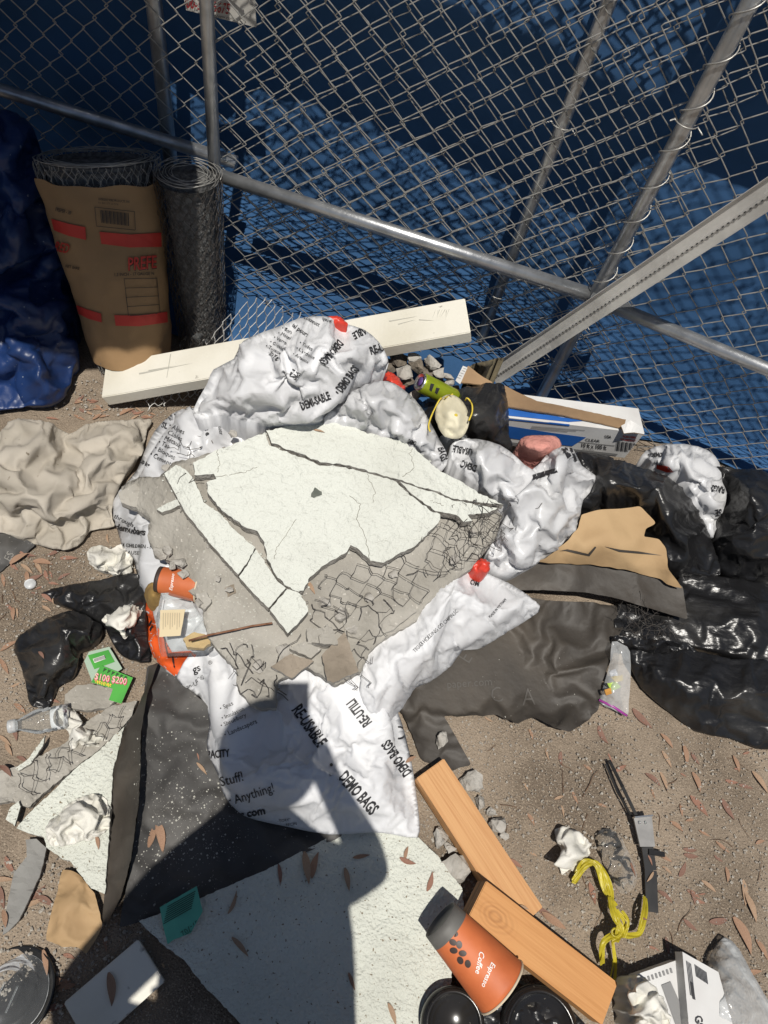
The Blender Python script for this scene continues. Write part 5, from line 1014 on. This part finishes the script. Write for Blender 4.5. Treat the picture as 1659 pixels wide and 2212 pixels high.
lettering(left_bag, [('SL', 348, 922, 20, 12, .8, B_), ('• Alpes', 364, 922, 27, 10, .9), ('• Câbles', 354, 934, 27, 10, .9), ('• Métaux', 347, 946, 27, 10, .9), ('• Tas', 341, 958, 27, 10, .9), ('• Bloques', 333, 971, 27, 10, .9), ('• Cemento', 323, 984, 27, 10, .9), ('50 kg', 301, 1000, 25, 9, .8, B_),
    ('through', 246, 1118, 27, 10, 1), ('demobags', 249, 1144, 11, 14, .82, B_), ('M CHILDREN - NO', 262, 1180, 5, 8, .8, .01), ('SAUSE', 270, 1196, 4, 8, 1), ('bolsa', 494, 912, 82, 13, .85, B_), ('muer', 470, 915, 80, 9, .9), ('sits e', 438, 912, 76, 12, .85, B_)])
lettering(left_bag, [dict(poly=[(311, 1298), (328, 1310), (336, 1345), (332, 1400), (372, 1408), (412, 1405), (424, 1415), (405, 1440), (380, 1462), (334, 1424), (322, 1388), (318, 1345)])], 'orange_print', m_orange, None, .0012)
lettering(left_bag, [dict(poly=[(324, 1362), (330, 1348), (333, 1352), (327, 1366)], k=2, one=1), dict(poly=[(322, 1350), (329, 1338), (331, 1342), (324, 1354)], k=2, one=1), dict(poly=[(372, 1415), (377, 1425), (378, 1446), (374, 1440)], k=2, one=1)], 'black_print', m_print, None, .0014)
lettering(right_bag, [('USABLE', 1022, 970, 191, 15, .6, B_), ('DEMO', 1032, 1006, 200, 15, .6, B_), dict(poly=[(1212, 965), (1222, 962), (1234, 985), (1226, 992)]), dict(poly=[(1228, 963), (1234, 964), (1246, 995), (1242, 998)]), dict(poly=[(1150, 1025), (1200, 1012), (1205, 1020), (1152, 1038)])])
lettering(mid_bag, [('BAGS', 946, 968, 75, 14, .6, B_), ('DEMO', 880, 955, 20, 8, .6, B_)])
lettering(far_bag, [('• DEMO', 1400, 987, 0, 9, .7, B_), ('BAGS', 1566, 1052, 188, 14, .6, B_), ('SE', 1558, 1100, 175, 14, .7, B_), ('bolsa', 1412, 1003, 12, 7, .9, .01)])
lettering(far_bag, [dict(poly=[(1420, 1003), (1445, 1008), (1455, 1020), (1440, 1020), (1418, 1012)])], 'red_print', m_red)
lettering(kraft, [dict(poly=[(1207, 1190), (1225, 1186), (1245, 1190), (1270, 1196), (1285, 1180), (1288, 1182), (1273, 1201), (1243, 1195), (1222, 1190)], one=1), dict(poly=[(1305, 1180), (1340, 1187), (1380, 1191), (1430, 1200), (1380, 1196), (1338, 1192)], one=1)], 'tear', m_tar2, None, .0012)
m_faint = M('embossed_grey_ink', (.085, .078, .07), .6)
lettering(tar_right, [('paper.com', 965, 1487, -4, 17, .95, 0), ('C', 1062, 1520, -12, 34, .8, -.01), ('A', 1128, 1525, -4, 38, .8, -.01), ('E', 1012, 1436, -58, 32, .8, -.01)], 'faint_lettering', m_faint, None, .0012)
sack = [o for o in bpy.data.objects if o.name == 'printed_sack'][0]
lettering(sack, [('ES', 22, 1214, -62, 16, .9, 0)], 'pale_lettering', M('pale_grey_ink', (.2, .19, .17), .7))
lettering(gl, [('37-702', 425, 1987, 143, 13, .85, .0)] + [dict(poly=[(422 - 1.2 * i, 1924 + 5.2 * i), (422.6 - 1.2 * i, 1926 + 5.2 * i), (362 - 1.2 * i, 1960 + 5.2 * i), (361.4 - 1.2 * i, 1958.2 + 5.2 * i)]) for i in range(8)], 'print', M('dark_green_print', (.02, .07, .05), .6), None, .0008)
m_redink = M('dark_red_ink', (.30, .012, .02), .5)
lettering(sboard, [('800-552-5675', 393, 15, 8.3, 23, .56, .012)], 'phone_number', m_redink, sgn, .002)
lettering(sboard, [('rentajohnny.com', 440, 33, 9, 8, .85, 0)], 'web_address', m_print, sgn, .002)
m_bandred = M('red_band_ink', (.52, .035, .025), .6, (.43, .03, .02), 15)
lettering(wrap1, [dict(poly=p, one=1) for p in ([(215, 500), (280, 506), (347, 502), (348, 533), (280, 534), (219, 526)], [(112, 472), (150, 483), (185, 490), (187, 518), (150, 509), (118, 497)], [(247, 680), (300, 681), (360, 673), (361, 696), (300, 704), (250, 703)], [(160, 656), (190, 668), (219, 677), (221, 696), (192, 688), (166, 675)])], 'red_bands', m_bandred, roll1, .002)
lettering(wrap1, [('PREFE', 275, 583, -5, 27, .62, .02, .15), ('RED', 118, 540, 12, 20, .6, .02, .15)], 'red_lettering', m_bandred, roll1, .003)
lettering(wrap1, [('PREFE', 276.5, 585, -5, 27, .62, .02, .15)], 'letter_shadow', m_print, roll1, .0015)
lettering(wrap1, [('1.5 INCH - 17 GAUGE N', 246, 596, -2, 6.5, .88, .015), ('RIVERSIDE WIRE PRODUCTS, INC', 212, 432, 5, 5, .64, .01), ('P.O. BOX, CITY, CA 92718', 212, 439, 5, 4, .66, 0), ('NET BARE', 142, 577, 10, 6, .8, .01), ('PREFER - 30', 120, 455, 14, 8, .6, .01)] +
    [dict(poly=p) for p in ([(204, 446), (290, 456), (290, 457.2), (204, 447.2)], [(208, 487), (291, 496), (291, 497.2), (208, 488.2)], [(204, 446), (205.2, 446), (209, 487), (208, 487)], [(289, 456), (290.2, 456), (292, 496), (290.8, 496)])] +
    [dict(poly=[(216 + i * 2.7, 453 + i * .3), (216 + i * 2.7 + (1, 1.8, 1.3)[i % 3], 453 + i * .3), (219 + i * 2.6 + (1, 1.8, 1.3)[i % 3], 481 + i * .3), (219 + i * 2.6, 481 + i * .3)]) for i in range(23)] +
    [dict(poly=[(268 + k * 2.2, 601 + k * 20), (338 + k * 1.5, 600 + k * 19), (338 + k * 1.5, 601.2 + k * 19), (268 + k * 2.2, 602.2 + k * 20)]) for k in range(5)] + [dict(poly=[(267, 601), (268, 601), (278, 681), (277, 681)]), dict(poly=[(337, 600), (338, 600), (345, 677), (344, 677)])], 'black_print', m_print, roll1, .002)
lettering(pb, [dict(poly=[(940 + i * 5 + RNG.uniform(-3, 3), 668 + RNG.uniform(0, 8)), (941.2 + i * 5, 668), (938 + i * 5 + RNG.uniform(-8, 4), 690 + RNG.uniform(-6, 6))]) for i in range(7)] + [dict(poly=[(840, 693), (905, 683), (842, 695)]), dict(poly=[(860, 700), (900, 690), (861, 701.5)]), dict(poly=[(905, 690), (940, 693), (906, 692)]), dict(poly=[(368, 765), (370, 764), (361, 816), (360, 816)]), dict(poly=[(300, 806), (420, 784), (301, 809)]), dict(poly=[(320, 800), (380, 790), (321, 801.5)])], 'scuff_marks', M('scuff', (.42, .41, .36), .7), None, .0008)
print('print done', time.time() - T0)

# ------------------------------------------------------------------ chip in the stucco
h, n = rayhit(bvw, 682, 1065)
if h:
    b = MB(); V = [h + Vector((math.cos(t), math.sin(t), 0)) * (.0115 + .003 * math.sin(3 * t + 1)) for t in [i * .5236 for i in range(12)]]; V = [p + Vector((0, 0, .0015 - (p - h).dot(n) / n.z)) for p in V]
    b.add(V, [tuple(range(12))]); b.build('chipped_spot', M('exposed_grey', (.13, .14, .12), .9, (.09, .10, .085), 60), slab_root, False)

# ------------------------------------------------------------------ eucalyptus leaves
dg = bpy.context.evaluated_depsgraph_get(); bpy.context.view_layer.update()
LM = [M('dry_leaf_%d' % i, c, .65, c2, 40, bump=.0006, bs=200) for i, (c, c2) in enumerate((((.30, .155, .105), (.22, .11, .075)), ((.34, .205, .13), (.26, .15, .095)), ((.23, .125, .09), (.17, .09, .065)), ((.38, .26, .17), (.30, .19, .12))))]
def leafmesh(k):
    rg = random.Random(k); n = 9; V = []; bend = rg.uniform(-.22, .22); w0 = rg.uniform(.085, .15); curl = rg.uniform(-.05, .12); tw = rg.uniform(-.6, .6)
    for i in range(n):
        t = i / (n - 1); x = t - .5; wd = w0 * (math.sin(math.pi * min(1, t * .97 + .03) ** .8)) ** .9 + .004; y0 = bend * (t - .5) ** 2 * 1.6; z0 = curl * math.sin(math.pi * t) + .012
        for s in (-1, 0, 1): V.append((x, y0 + s * wd, z0 + (abs(s) * .03 if s else 0) + s * tw * (t - .5) * .1))
    me = bpy.data.meshes.new('leaf'); me.from_pydata(V, [], [(i * 3 + j, i * 3 + j + 1, (i + 1) * 3 + j + 1, (i + 1) * 3 + j) for i in range(n - 1) for j in range(2)])
    me.materials.append(LM[k % 4]); me.polygons.foreach_set('use_smooth', [True] * len(me.polygons)); return me
LMS = [leafmesh(i) for i in range(16)]
def leaf(x, y, ang, Lpx, label, group, k=None):
    d = Vector(ray(x, y)).normalized(); ok, loc, nrm, idx, ob, mw = SC.ray_cast(dg, Vector(CAM), d)
    if not ok or loc.z > .6: return
    if ob and ob.name.startswith('leaf'): loc = loc + Vector((0, 0, .004))
    if nrm.dot(d) > 0: nrm = -nrm
    dist = (loc - Vector(CAM)).length; L = Lpx / F_PX * dist * .84
    e = at(x + 10 * math.cos(math.radians(ang)), y + 10 * math.sin(math.radians(ang)), loc.z) - at(x, y, loc.z); nrm = (nrm + Vector((0, 0, .6))).normalized()
    u_ = (e - nrm * e.dot(nrm)).normalized(); v_ = nrm.cross(u_)
    o = bpy.data.objects.new('leaf', RNG.choice(LMS) if k is None else LMS[k]); COL.objects.link(o)
    o.matrix_world = Matrix([[u_[i] * L, v_[i] * L, nrm[i] * L, (loc + nrm * .0015)[i]] for i in range(3)] + [[0, 0, 0, 1]])
    tag(o, label, 'leaf', group)
GL = ('dry reddish eucalyptus leaf on the brown dirt at right', 'eucalyptus leaves on the dirt at right')
for x, y, a, l in [(1434, 1690, 70, 45), (1410, 1683, 40, 42), (1207, 1723, -20, 26), (1147, 1770, 60, 30), (1241, 1722, 65, 32), (1215, 1753, 80, 26), (1152, 1845, 30, 20), (1462, 1785, 40, 34), (1490, 1837, 5, 32), (1492, 1850, 8, 34), (1475, 1880, -65, 36), (1440, 1880, 40, 24), (1437, 1855, 30, 28), (1436, 1935, 40, 36), (1497, 1930, 30, 30), (1510, 1948, 20, 26), (1608, 1929, 85, 50), (1530, 1915, 40, 36), (1552, 1990, -10, 44), (1605, 2020, 65, 70), (1620, 1960, 70, 55), (1440, 2045, 80, 34), (1410, 2048, 20, 28), (1640, 1818, -20, 24), (1570, 1750, 60, 46), (1510, 1740, 50, 52), (1505, 1690, 70, 44), (1500, 1640, 55, 30), (1580, 1690, 10, 30), (1610, 1700, 15, 34), (1590, 1650, 70, 36), (1640, 1690, 55, 50), (1470, 1750, 80, 26), (1410, 1715, 70, 22), (1300, 1590, 60, 46), (1385, 1555, 45, 60), (1147, 1587, 70, 26), (1055, 1556, 30, 24), (1180, 1630, 75, 30), (1210, 1640, 85, 34), (1480, 1630, 80, 46), (1440, 1640, 60, 40), (1340, 1660, -30, 34), (1318, 1640, 70, 26), (1180, 1975, 30, 46), (1195, 1990, 35, 60), (1112, 1865, 30, 40), (1280, 1930, 75, 44), (1440, 1600, 50, 40), (1560, 1830, 40, 34), (1625, 2100, -10, 44), (1645, 2050, 60, 40), (1570, 1890, 85, 30), (1520, 1800, 30, 26), (1135, 1700, 60, 22), (1300, 1740, 20, 22), (1270, 1660, 40, 26), (1365, 1880, 80, 30), (1130, 1960, 20, 26), (1490, 2000, 40, 34)]: leaf(x, y, a, l, *GL)
for _ in range(10): leaf(RNG.uniform(1380, 1655), RNG.uniform(1610, 2010), RNG.uniform(0, 180), RNG.uniform(14, 30), *GL)
GL = ('dry reddish eucalyptus leaf on the dirt near the tan cloth', 'eucalyptus leaves on the dirt at left')
for x, y, a, l in [(60, 1230, 40, 40), (75, 1250, -20, 40), (40, 1205, -30, 44), (95, 1215, 10, 46), (60, 1200, 10, 40), (85, 1228, 60, 36), (150, 1207, 0, 40), (138, 1245, -28, 30), (8, 1255, 80, 34), (20, 1395, -30, 40), (10, 1440, 60, 44), (38, 1480, -20, 30), (45, 1530, 40, 36), (120, 1515, 20, 24), (20, 1620, 60, 34), (50, 1640, 30, 30), (15, 1665, 45, 40), (60, 1250, 80, 36), (30, 1225, 45, 30), (100, 1245, 70, 30), (232, 1165, 80, 26), (92, 1415, 50, 26), (12, 1600, 40, 40), (34, 1585, 70, 36)]: leaf(x, y, a, l, *GL)
for _ in range(14): leaf(RNG.uniform(0, 150), RNG.uniform(1190, 1330), RNG.uniform(0, 180), RNG.uniform(14, 34), *GL)
GL = ('dry leaf scrap on the dirt at the left edge below the stucco chunk', 'eucalyptus leaves at lower left')
for x, y, a, l in [(10, 1900, 0, 40), (5, 1940, 80, 44), (82, 1930, -40, 40), (100, 1945, 30, 46), (75, 1950, -20, 50), (130, 2120, 0, 44), (145, 2130, -15, 40), (100, 2080, 80, 50), (150, 2065, 20, 26), (228, 2040, 80, 30), (120, 2175, -10, 50), (20, 1870, 60, 40), (12, 1985, 80, 36)]: leaf(x, y, a, l, *GL)
GL = ('single reddish eucalyptus leaf lying on slab, bag or paper', 'eucalyptus leaves on the litter')
for x, y, a, l in [(437, 1660, 50, 38), (428, 1635, 75, 18), (330, 1800, -70, 62), (348, 1806, 80, 70), (212, 1820, 80, 30), (663, 1875, 82, 70), (677, 1868, -75, 56), (605, 1890, 85, 46), (505, 1950, -70, 48), (520, 2045, 50, 54), (243, 2135, 85, 60), (880, 1862, 20, 40), (876, 1842, -75, 30), (930, 1905, -75, 42), (750, 1900, 80, 50), (780, 1850, -10, 40), (848, 2190, 70, 44), (673, 1270, 60, 40), (690, 932, 15, 30), (886, 1640, -30, 34), (760, 2120, 70, 36), (115, 905, 10, 30)]: leaf(x, y, a, l, *GL)
for _ in range(24): leaf(*RNG.choice([(RNG.uniform(170, 230), RNG.uniform(862, 905)), (RNG.uniform(190, 330), RNG.uniform(875, 903))]), RNG.uniform(-40, 40), RNG.uniform(18, 40), 'pale dry grass blade or leaf on the ground behind the tan cloth', 'dry leaves behind the cloth')

# twigs and bark shreds
m_twig = M('dry_twig', (.17, .105, .065), .9, (.10, .06, .04), 60)
for k in range(34):
    x, y = (RNG.uniform(1050, 1640), RNG.uniform(1600, 2060)) if k < 24 else (RNG.uniform(5, 150), RNG.uniform(1200, 1330)); a = RNG.uniform(0, 6.28)
    d = Vector(ray(x, y)).normalized(); ok, loc, nrm, idx, ob, mw = SC.ray_cast(dg, Vector(CAM), d)
    if not ok or not ob.name.startswith('ground'): continue
    P = [loc + Vector((0, 0, .002))]; n_s = RNG.randint(3, 6); stp = RNG.uniform(.005, .013)
    for _ in range(n_s): a += RNG.gauss(0, .3); P.append(P[-1] + Vector((math.cos(a), math.sin(a), RNG.uniform(-.05, .12))) * stp)
    b = MB(); r0 = RNG.uniform(.0006, .0015); b.tube(P, [r0 * (1 - .6 * i / len(P)) for i in range(len(P))], 5)
    tag(b.build('twig', m_twig), 'thin dry twig lying on the brown dirt at right' if k < 24 else 'thin dry twig lying on the dirt near the tan cloth', 'twig', 'dry twigs on the ground')

# ------------------------------------------------------------------ grit and dust crumbs
pm = MB(); rg = random.Random(9)
OCT = [(1, 0, 0), (-1, 0, 0), (0, 1, 0), (0, -1, 0), (0, 0, 1), (0, 0, -1)]; OF = [(0, 2, 4), (2, 1, 4), (1, 3, 4), (3, 0, 4), (2, 0, 5), (1, 2, 5), (3, 1, 5), (0, 3, 5)]
m_grit = M('pale_grit', (.42, .39, .34), .9, (.2, .17, .14), 90); m_grit2 = M('white_crumbs', (.48, .47, .42), .9)
def grit(n, reg, s0, s1, out, z=0):
    for _ in range(n):
        x, y = rg.uniform(reg[0], reg[2]), rg.uniform(reg[1], reg[3]); p = at(x, y, z); s = s0 * (s1 / s0) ** (rg.random() ** 2.2)
        out.add([p + Vector((a * s * rg.uniform(.6, 1.2), b_ * s * rg.uniform(.6, 1.2), c * s * .6 + s * .2)) for a, b_, c in OCT], OF)
grit(9000, (860, 1540, 1659, 2212), .0006, .0042, pm); grit(2200, (0, 1180, 330, 1560), .0008, .004, pm); grit(1500, (0, 1850, 330, 2212), .0008, .005, pm); grit(500, (120, 820, 480, 900), .001, .006, pm)
o = pm.build('grit', m_grit, None, False); o['kind'] = 'stuff'; o['label'] = 'pale grit and small stones scattered on the dirt'
pm = MB()
for reg, nn in (((290, 1580, 480, 1920), 420), ((330, 1700, 520, 1860), 380), ((1040, 1400, 1250, 1560), 40)):
    for _ in range(nn):
        x, y = rg.uniform(reg[0], reg[2]), rg.uniform(reg[1], reg[3]); d = Vector(ray(x, y)).normalized(); ok, loc, nr, i_, ob, mw = SC.ray_cast(dg, Vector(CAM), d)
        if ok and ob.name.startswith('building_paper'):
            s = .0004 * (6.5) ** (rg.random() ** 3); pm.add([loc + Vector((a * s, b_ * s, c * s * .6 + s * .3)) for a, b_, c in OCT], OF)
o = pm.build('mortar_crumbs', m_grit2, None, False); o['kind'] = 'stuff'; o['label'] = 'white mortar crumbs dusted over the black building paper'
pm = MB()
for _ in range(330):
    x, y = rg.uniform(400, 620), rg.uniform(1150, 1420)
    if rg.random() < .5: x, y = rg.gauss(500, 60), rg.gauss(1300, 70)
    d = Vector(ray(x, y)).normalized(); ok, loc, nr, i_, ob, mw = SC.ray_cast(dg, Vector(CAM), d)
    if ok and ob.name.startswith('scratch_coat'): s = rg.uniform(.0008, .003); pm.add([loc + Vector((a * s, b_ * s, c * s * .6 + s * .3)) for a, b_, c in OCT], OF)
o = pm.build('stucco_crumbs', m_grit2, None, False); o['kind'] = 'stuff'; o['label'] = 'white stucco crumbs on the grey scratch coat'

# ------------------------------------------------------------------ the photographer (outside the picture; casts the shadow) and phone
def sh(px, py, zs, zb): p = at(px, py, zs); return p + SUN * ((zb - zs) / SUN.z)
ph = thing('phone', 'dark phone held up by the photographer, outside the picture', 'phone', CAM)
rx, ry, rz = [Vector(RW[:, i]) for i in range(3)]         # picture right, picture down, view direction
pc = Vector(CAM) - rz * .008 + rx * -.024 + ry * .060
b = MB(); b.box(pc, rx * .036, ry * .074, rz * .0038); b.build('phone_body', M('phone_black', (.02, .02, .02), .3), ph, False)
b = MB(); b.lathe([(.009, 0), (.009, .002), (.006, .003)], Vector(CAM) - rz * .0042, rz, 20); b.build('lens_ring', m_alu, ph)
HEAD = sh(580, 1632, .19, 1.60)
neck = HEAD + Vector((0, -.07, -.15)); chest = sh(560, 2090, .03, 1.26); pel = Vector((chest.x + .05, chest.y - .10, .92))
shR, shL = sh(700, 1900, .03, 1.36), sh(372, 1945, .03, 1.36); elR, elL = sh(808, 1878, .03, 1.22), sh(135, 2200, .02, 1.08)
hdR = pc + ry * .045 + rx * .045 - rz * .004; wrR = hdR + ry * .06 + rx * .03 - rz * .03
wrL = Vector((elL.x + .20, elL.y + .04, 1.02)); hdL = wrL + Vector((.04, .06, .0))
hipR, hipL = pel + Vector((.10, 0, -.03)), pel + Vector((-.10, 0, -.03)); knR, knL = Vector((hipR.x + .02, hipR.y + .02, .48)), Vector((hipL.x - .02, hipL.y + .02, .48)); anR, anL = Vector((knR.x + .01, knR.y - .04, .07)), Vector((knL.x - .01, knL.y - .04, .07)); toR, toL = anR + Vector((.03, .13, -.04)), anL + Vector((-.03, .13, -.04))
def skin(name, J, E, mat, parent, sub=2, root=0):
    me = bpy.data.meshes.new(name); me.from_pydata([tuple(p) for p, r in J], E, []); o = link(name, me, None, None, None)
    md = o.modifiers.new('k', 'SKIN'); me.skin_vertices.new() if not me.skin_vertices else None
    for i, (p, r) in enumerate(J): me.skin_vertices[0].data[i].radius = (r, r)
    me.skin_vertices[0].data[root].use_root = True
    s = o.modifiers.new('s', 'SUBSURF'); s.levels = s.render_levels = sub; bpy.context.view_layer.update()
    m2 = bpy.data.meshes.new_from_object(o.evaluated_get(bpy.context.evaluated_depsgraph_get())); bpy.data.objects.remove(o)
    return link(name, m2, parent, mat, True)
pr = thing('person', 'person in dark clothes standing and holding up a phone, outside the picture', 'person', (pel.x, pel.y, 0))
m_dark = M('navy_cotton', (.03, .035, .05), .9, (.022, .026, .04), 30); m_skin = M('skin', (.42, .25, .17), .55); m_hair = M('dark_hair', (.02, .015, .012), .6)
mid = lambda a, b_, t: a.lerp(b_, t)
J = [(pel, .175), (mid(pel, chest, .5), .20), (chest, .19), (mid(chest, neck, .5), .09), (neck, .058), (mid(neck, HEAD, .55), .055), (shR, .072), (mid(shR, elR, .5), .056), (elR, .048), (mid(elR, wrR, .5), .036), (wrR, .028), (hdR, .03), (shL, .085), (mid(shL, elL, .5), .07), (elL, .06), (wrL, .032), (hdL, .034), (hipR, .105), (knR, .065), (anR, .042), (toR, .04), (hipL, .105), (knL, .065), (anL, .042), (toL, .04)]
E = [(0, 1), (1, 2), (2, 3), (3, 4), (4, 5), (3, 6), (6, 7), (7, 8), (8, 9), (9, 10), (10, 11), (3, 12), (12, 13), (13, 14), (14, 15), (15, 16), (0, 17), (17, 18), (18, 19), (19, 20), (0, 21), (21, 22), (22, 23), (23, 24)]
skin('body', J, E, m_dark, pr)
for hd, s, up in ((hdR, 1, -ry), (hdL, -1, Vector((.3, .9, 0)))):
    for k in range(5):
        base = hd + up * (.012 * k - .03) + rx * (-.012) * s; L = (.05, .066, .074, .07, .055)[k]; d0 = (-rx * s * .8 - rz * .25 + up * .2 * (k - 2) * .3).normalized()
        skin('finger', [(base, .010), (base + d0 * L * .5, .009), (base + (d0 * .8 + up * .15).normalized() * L, .007)], [(0, 1), (1, 2)], m_skin, pr, 1)
b = MB(); b.lathe([(.001, -.13)] + [(.078 * math.sin(t) ** .8, -.125 * math.cos(t)) for t in [i * math.pi / 16 for i in range(1, 16)]] + [(.001, .125)], HEAD, (0, .1, 1), 32)
b.lathe([(.001, .0), (.012, .006), (.014, .02), (.006, .03), (.001, .034)], HEAD + Vector((0, .075, -.02)), (0, .8, -.5), 12)
for s in (-1, 1): b.lathe([(.001, 0), (.02, .004), (.024, .012), (.001, .016)], HEAD + Vector((.074 * s, 0, -.01)), (s, .2, 0), 12)
b.build('head', m_skin, pr)
for s in (-1, 1): b = MB(); b.lathe([(.001, .0), (.009, .003), (.011, .009), (.001, .014)], HEAD + Vector((.03 * s, .062, .02)), (0, 1, 0), 12); b.build('eye', m_paper, pr)
b = MB(); b.lathe([(.001, 0), (.02, .002), (.001, .006)], HEAD + Vector((0, .072, -.065)), (0, 1, 0), 12); b.build('mouth', M('lips', (.35, .14, .11), .5), pr)
b = MB(); b.lathe([(.098, -.02), (.102, .03), (.097, .08), (.08, .115), (.04, .135), (.001, .14)], HEAD + Vector((0, -.008, .0)), (0, -.05, 1), 32); b.lathe([(.098, -.02), (.080, -.06), (.06, -.10), (.04, -.11)], HEAD + Vector((0, -.012, .0)), (0, -.05, 1), 32); b.build('hair', m_hair, pr)
print('objects', len(bpy.data.objects), 'time', time.time() - T0)
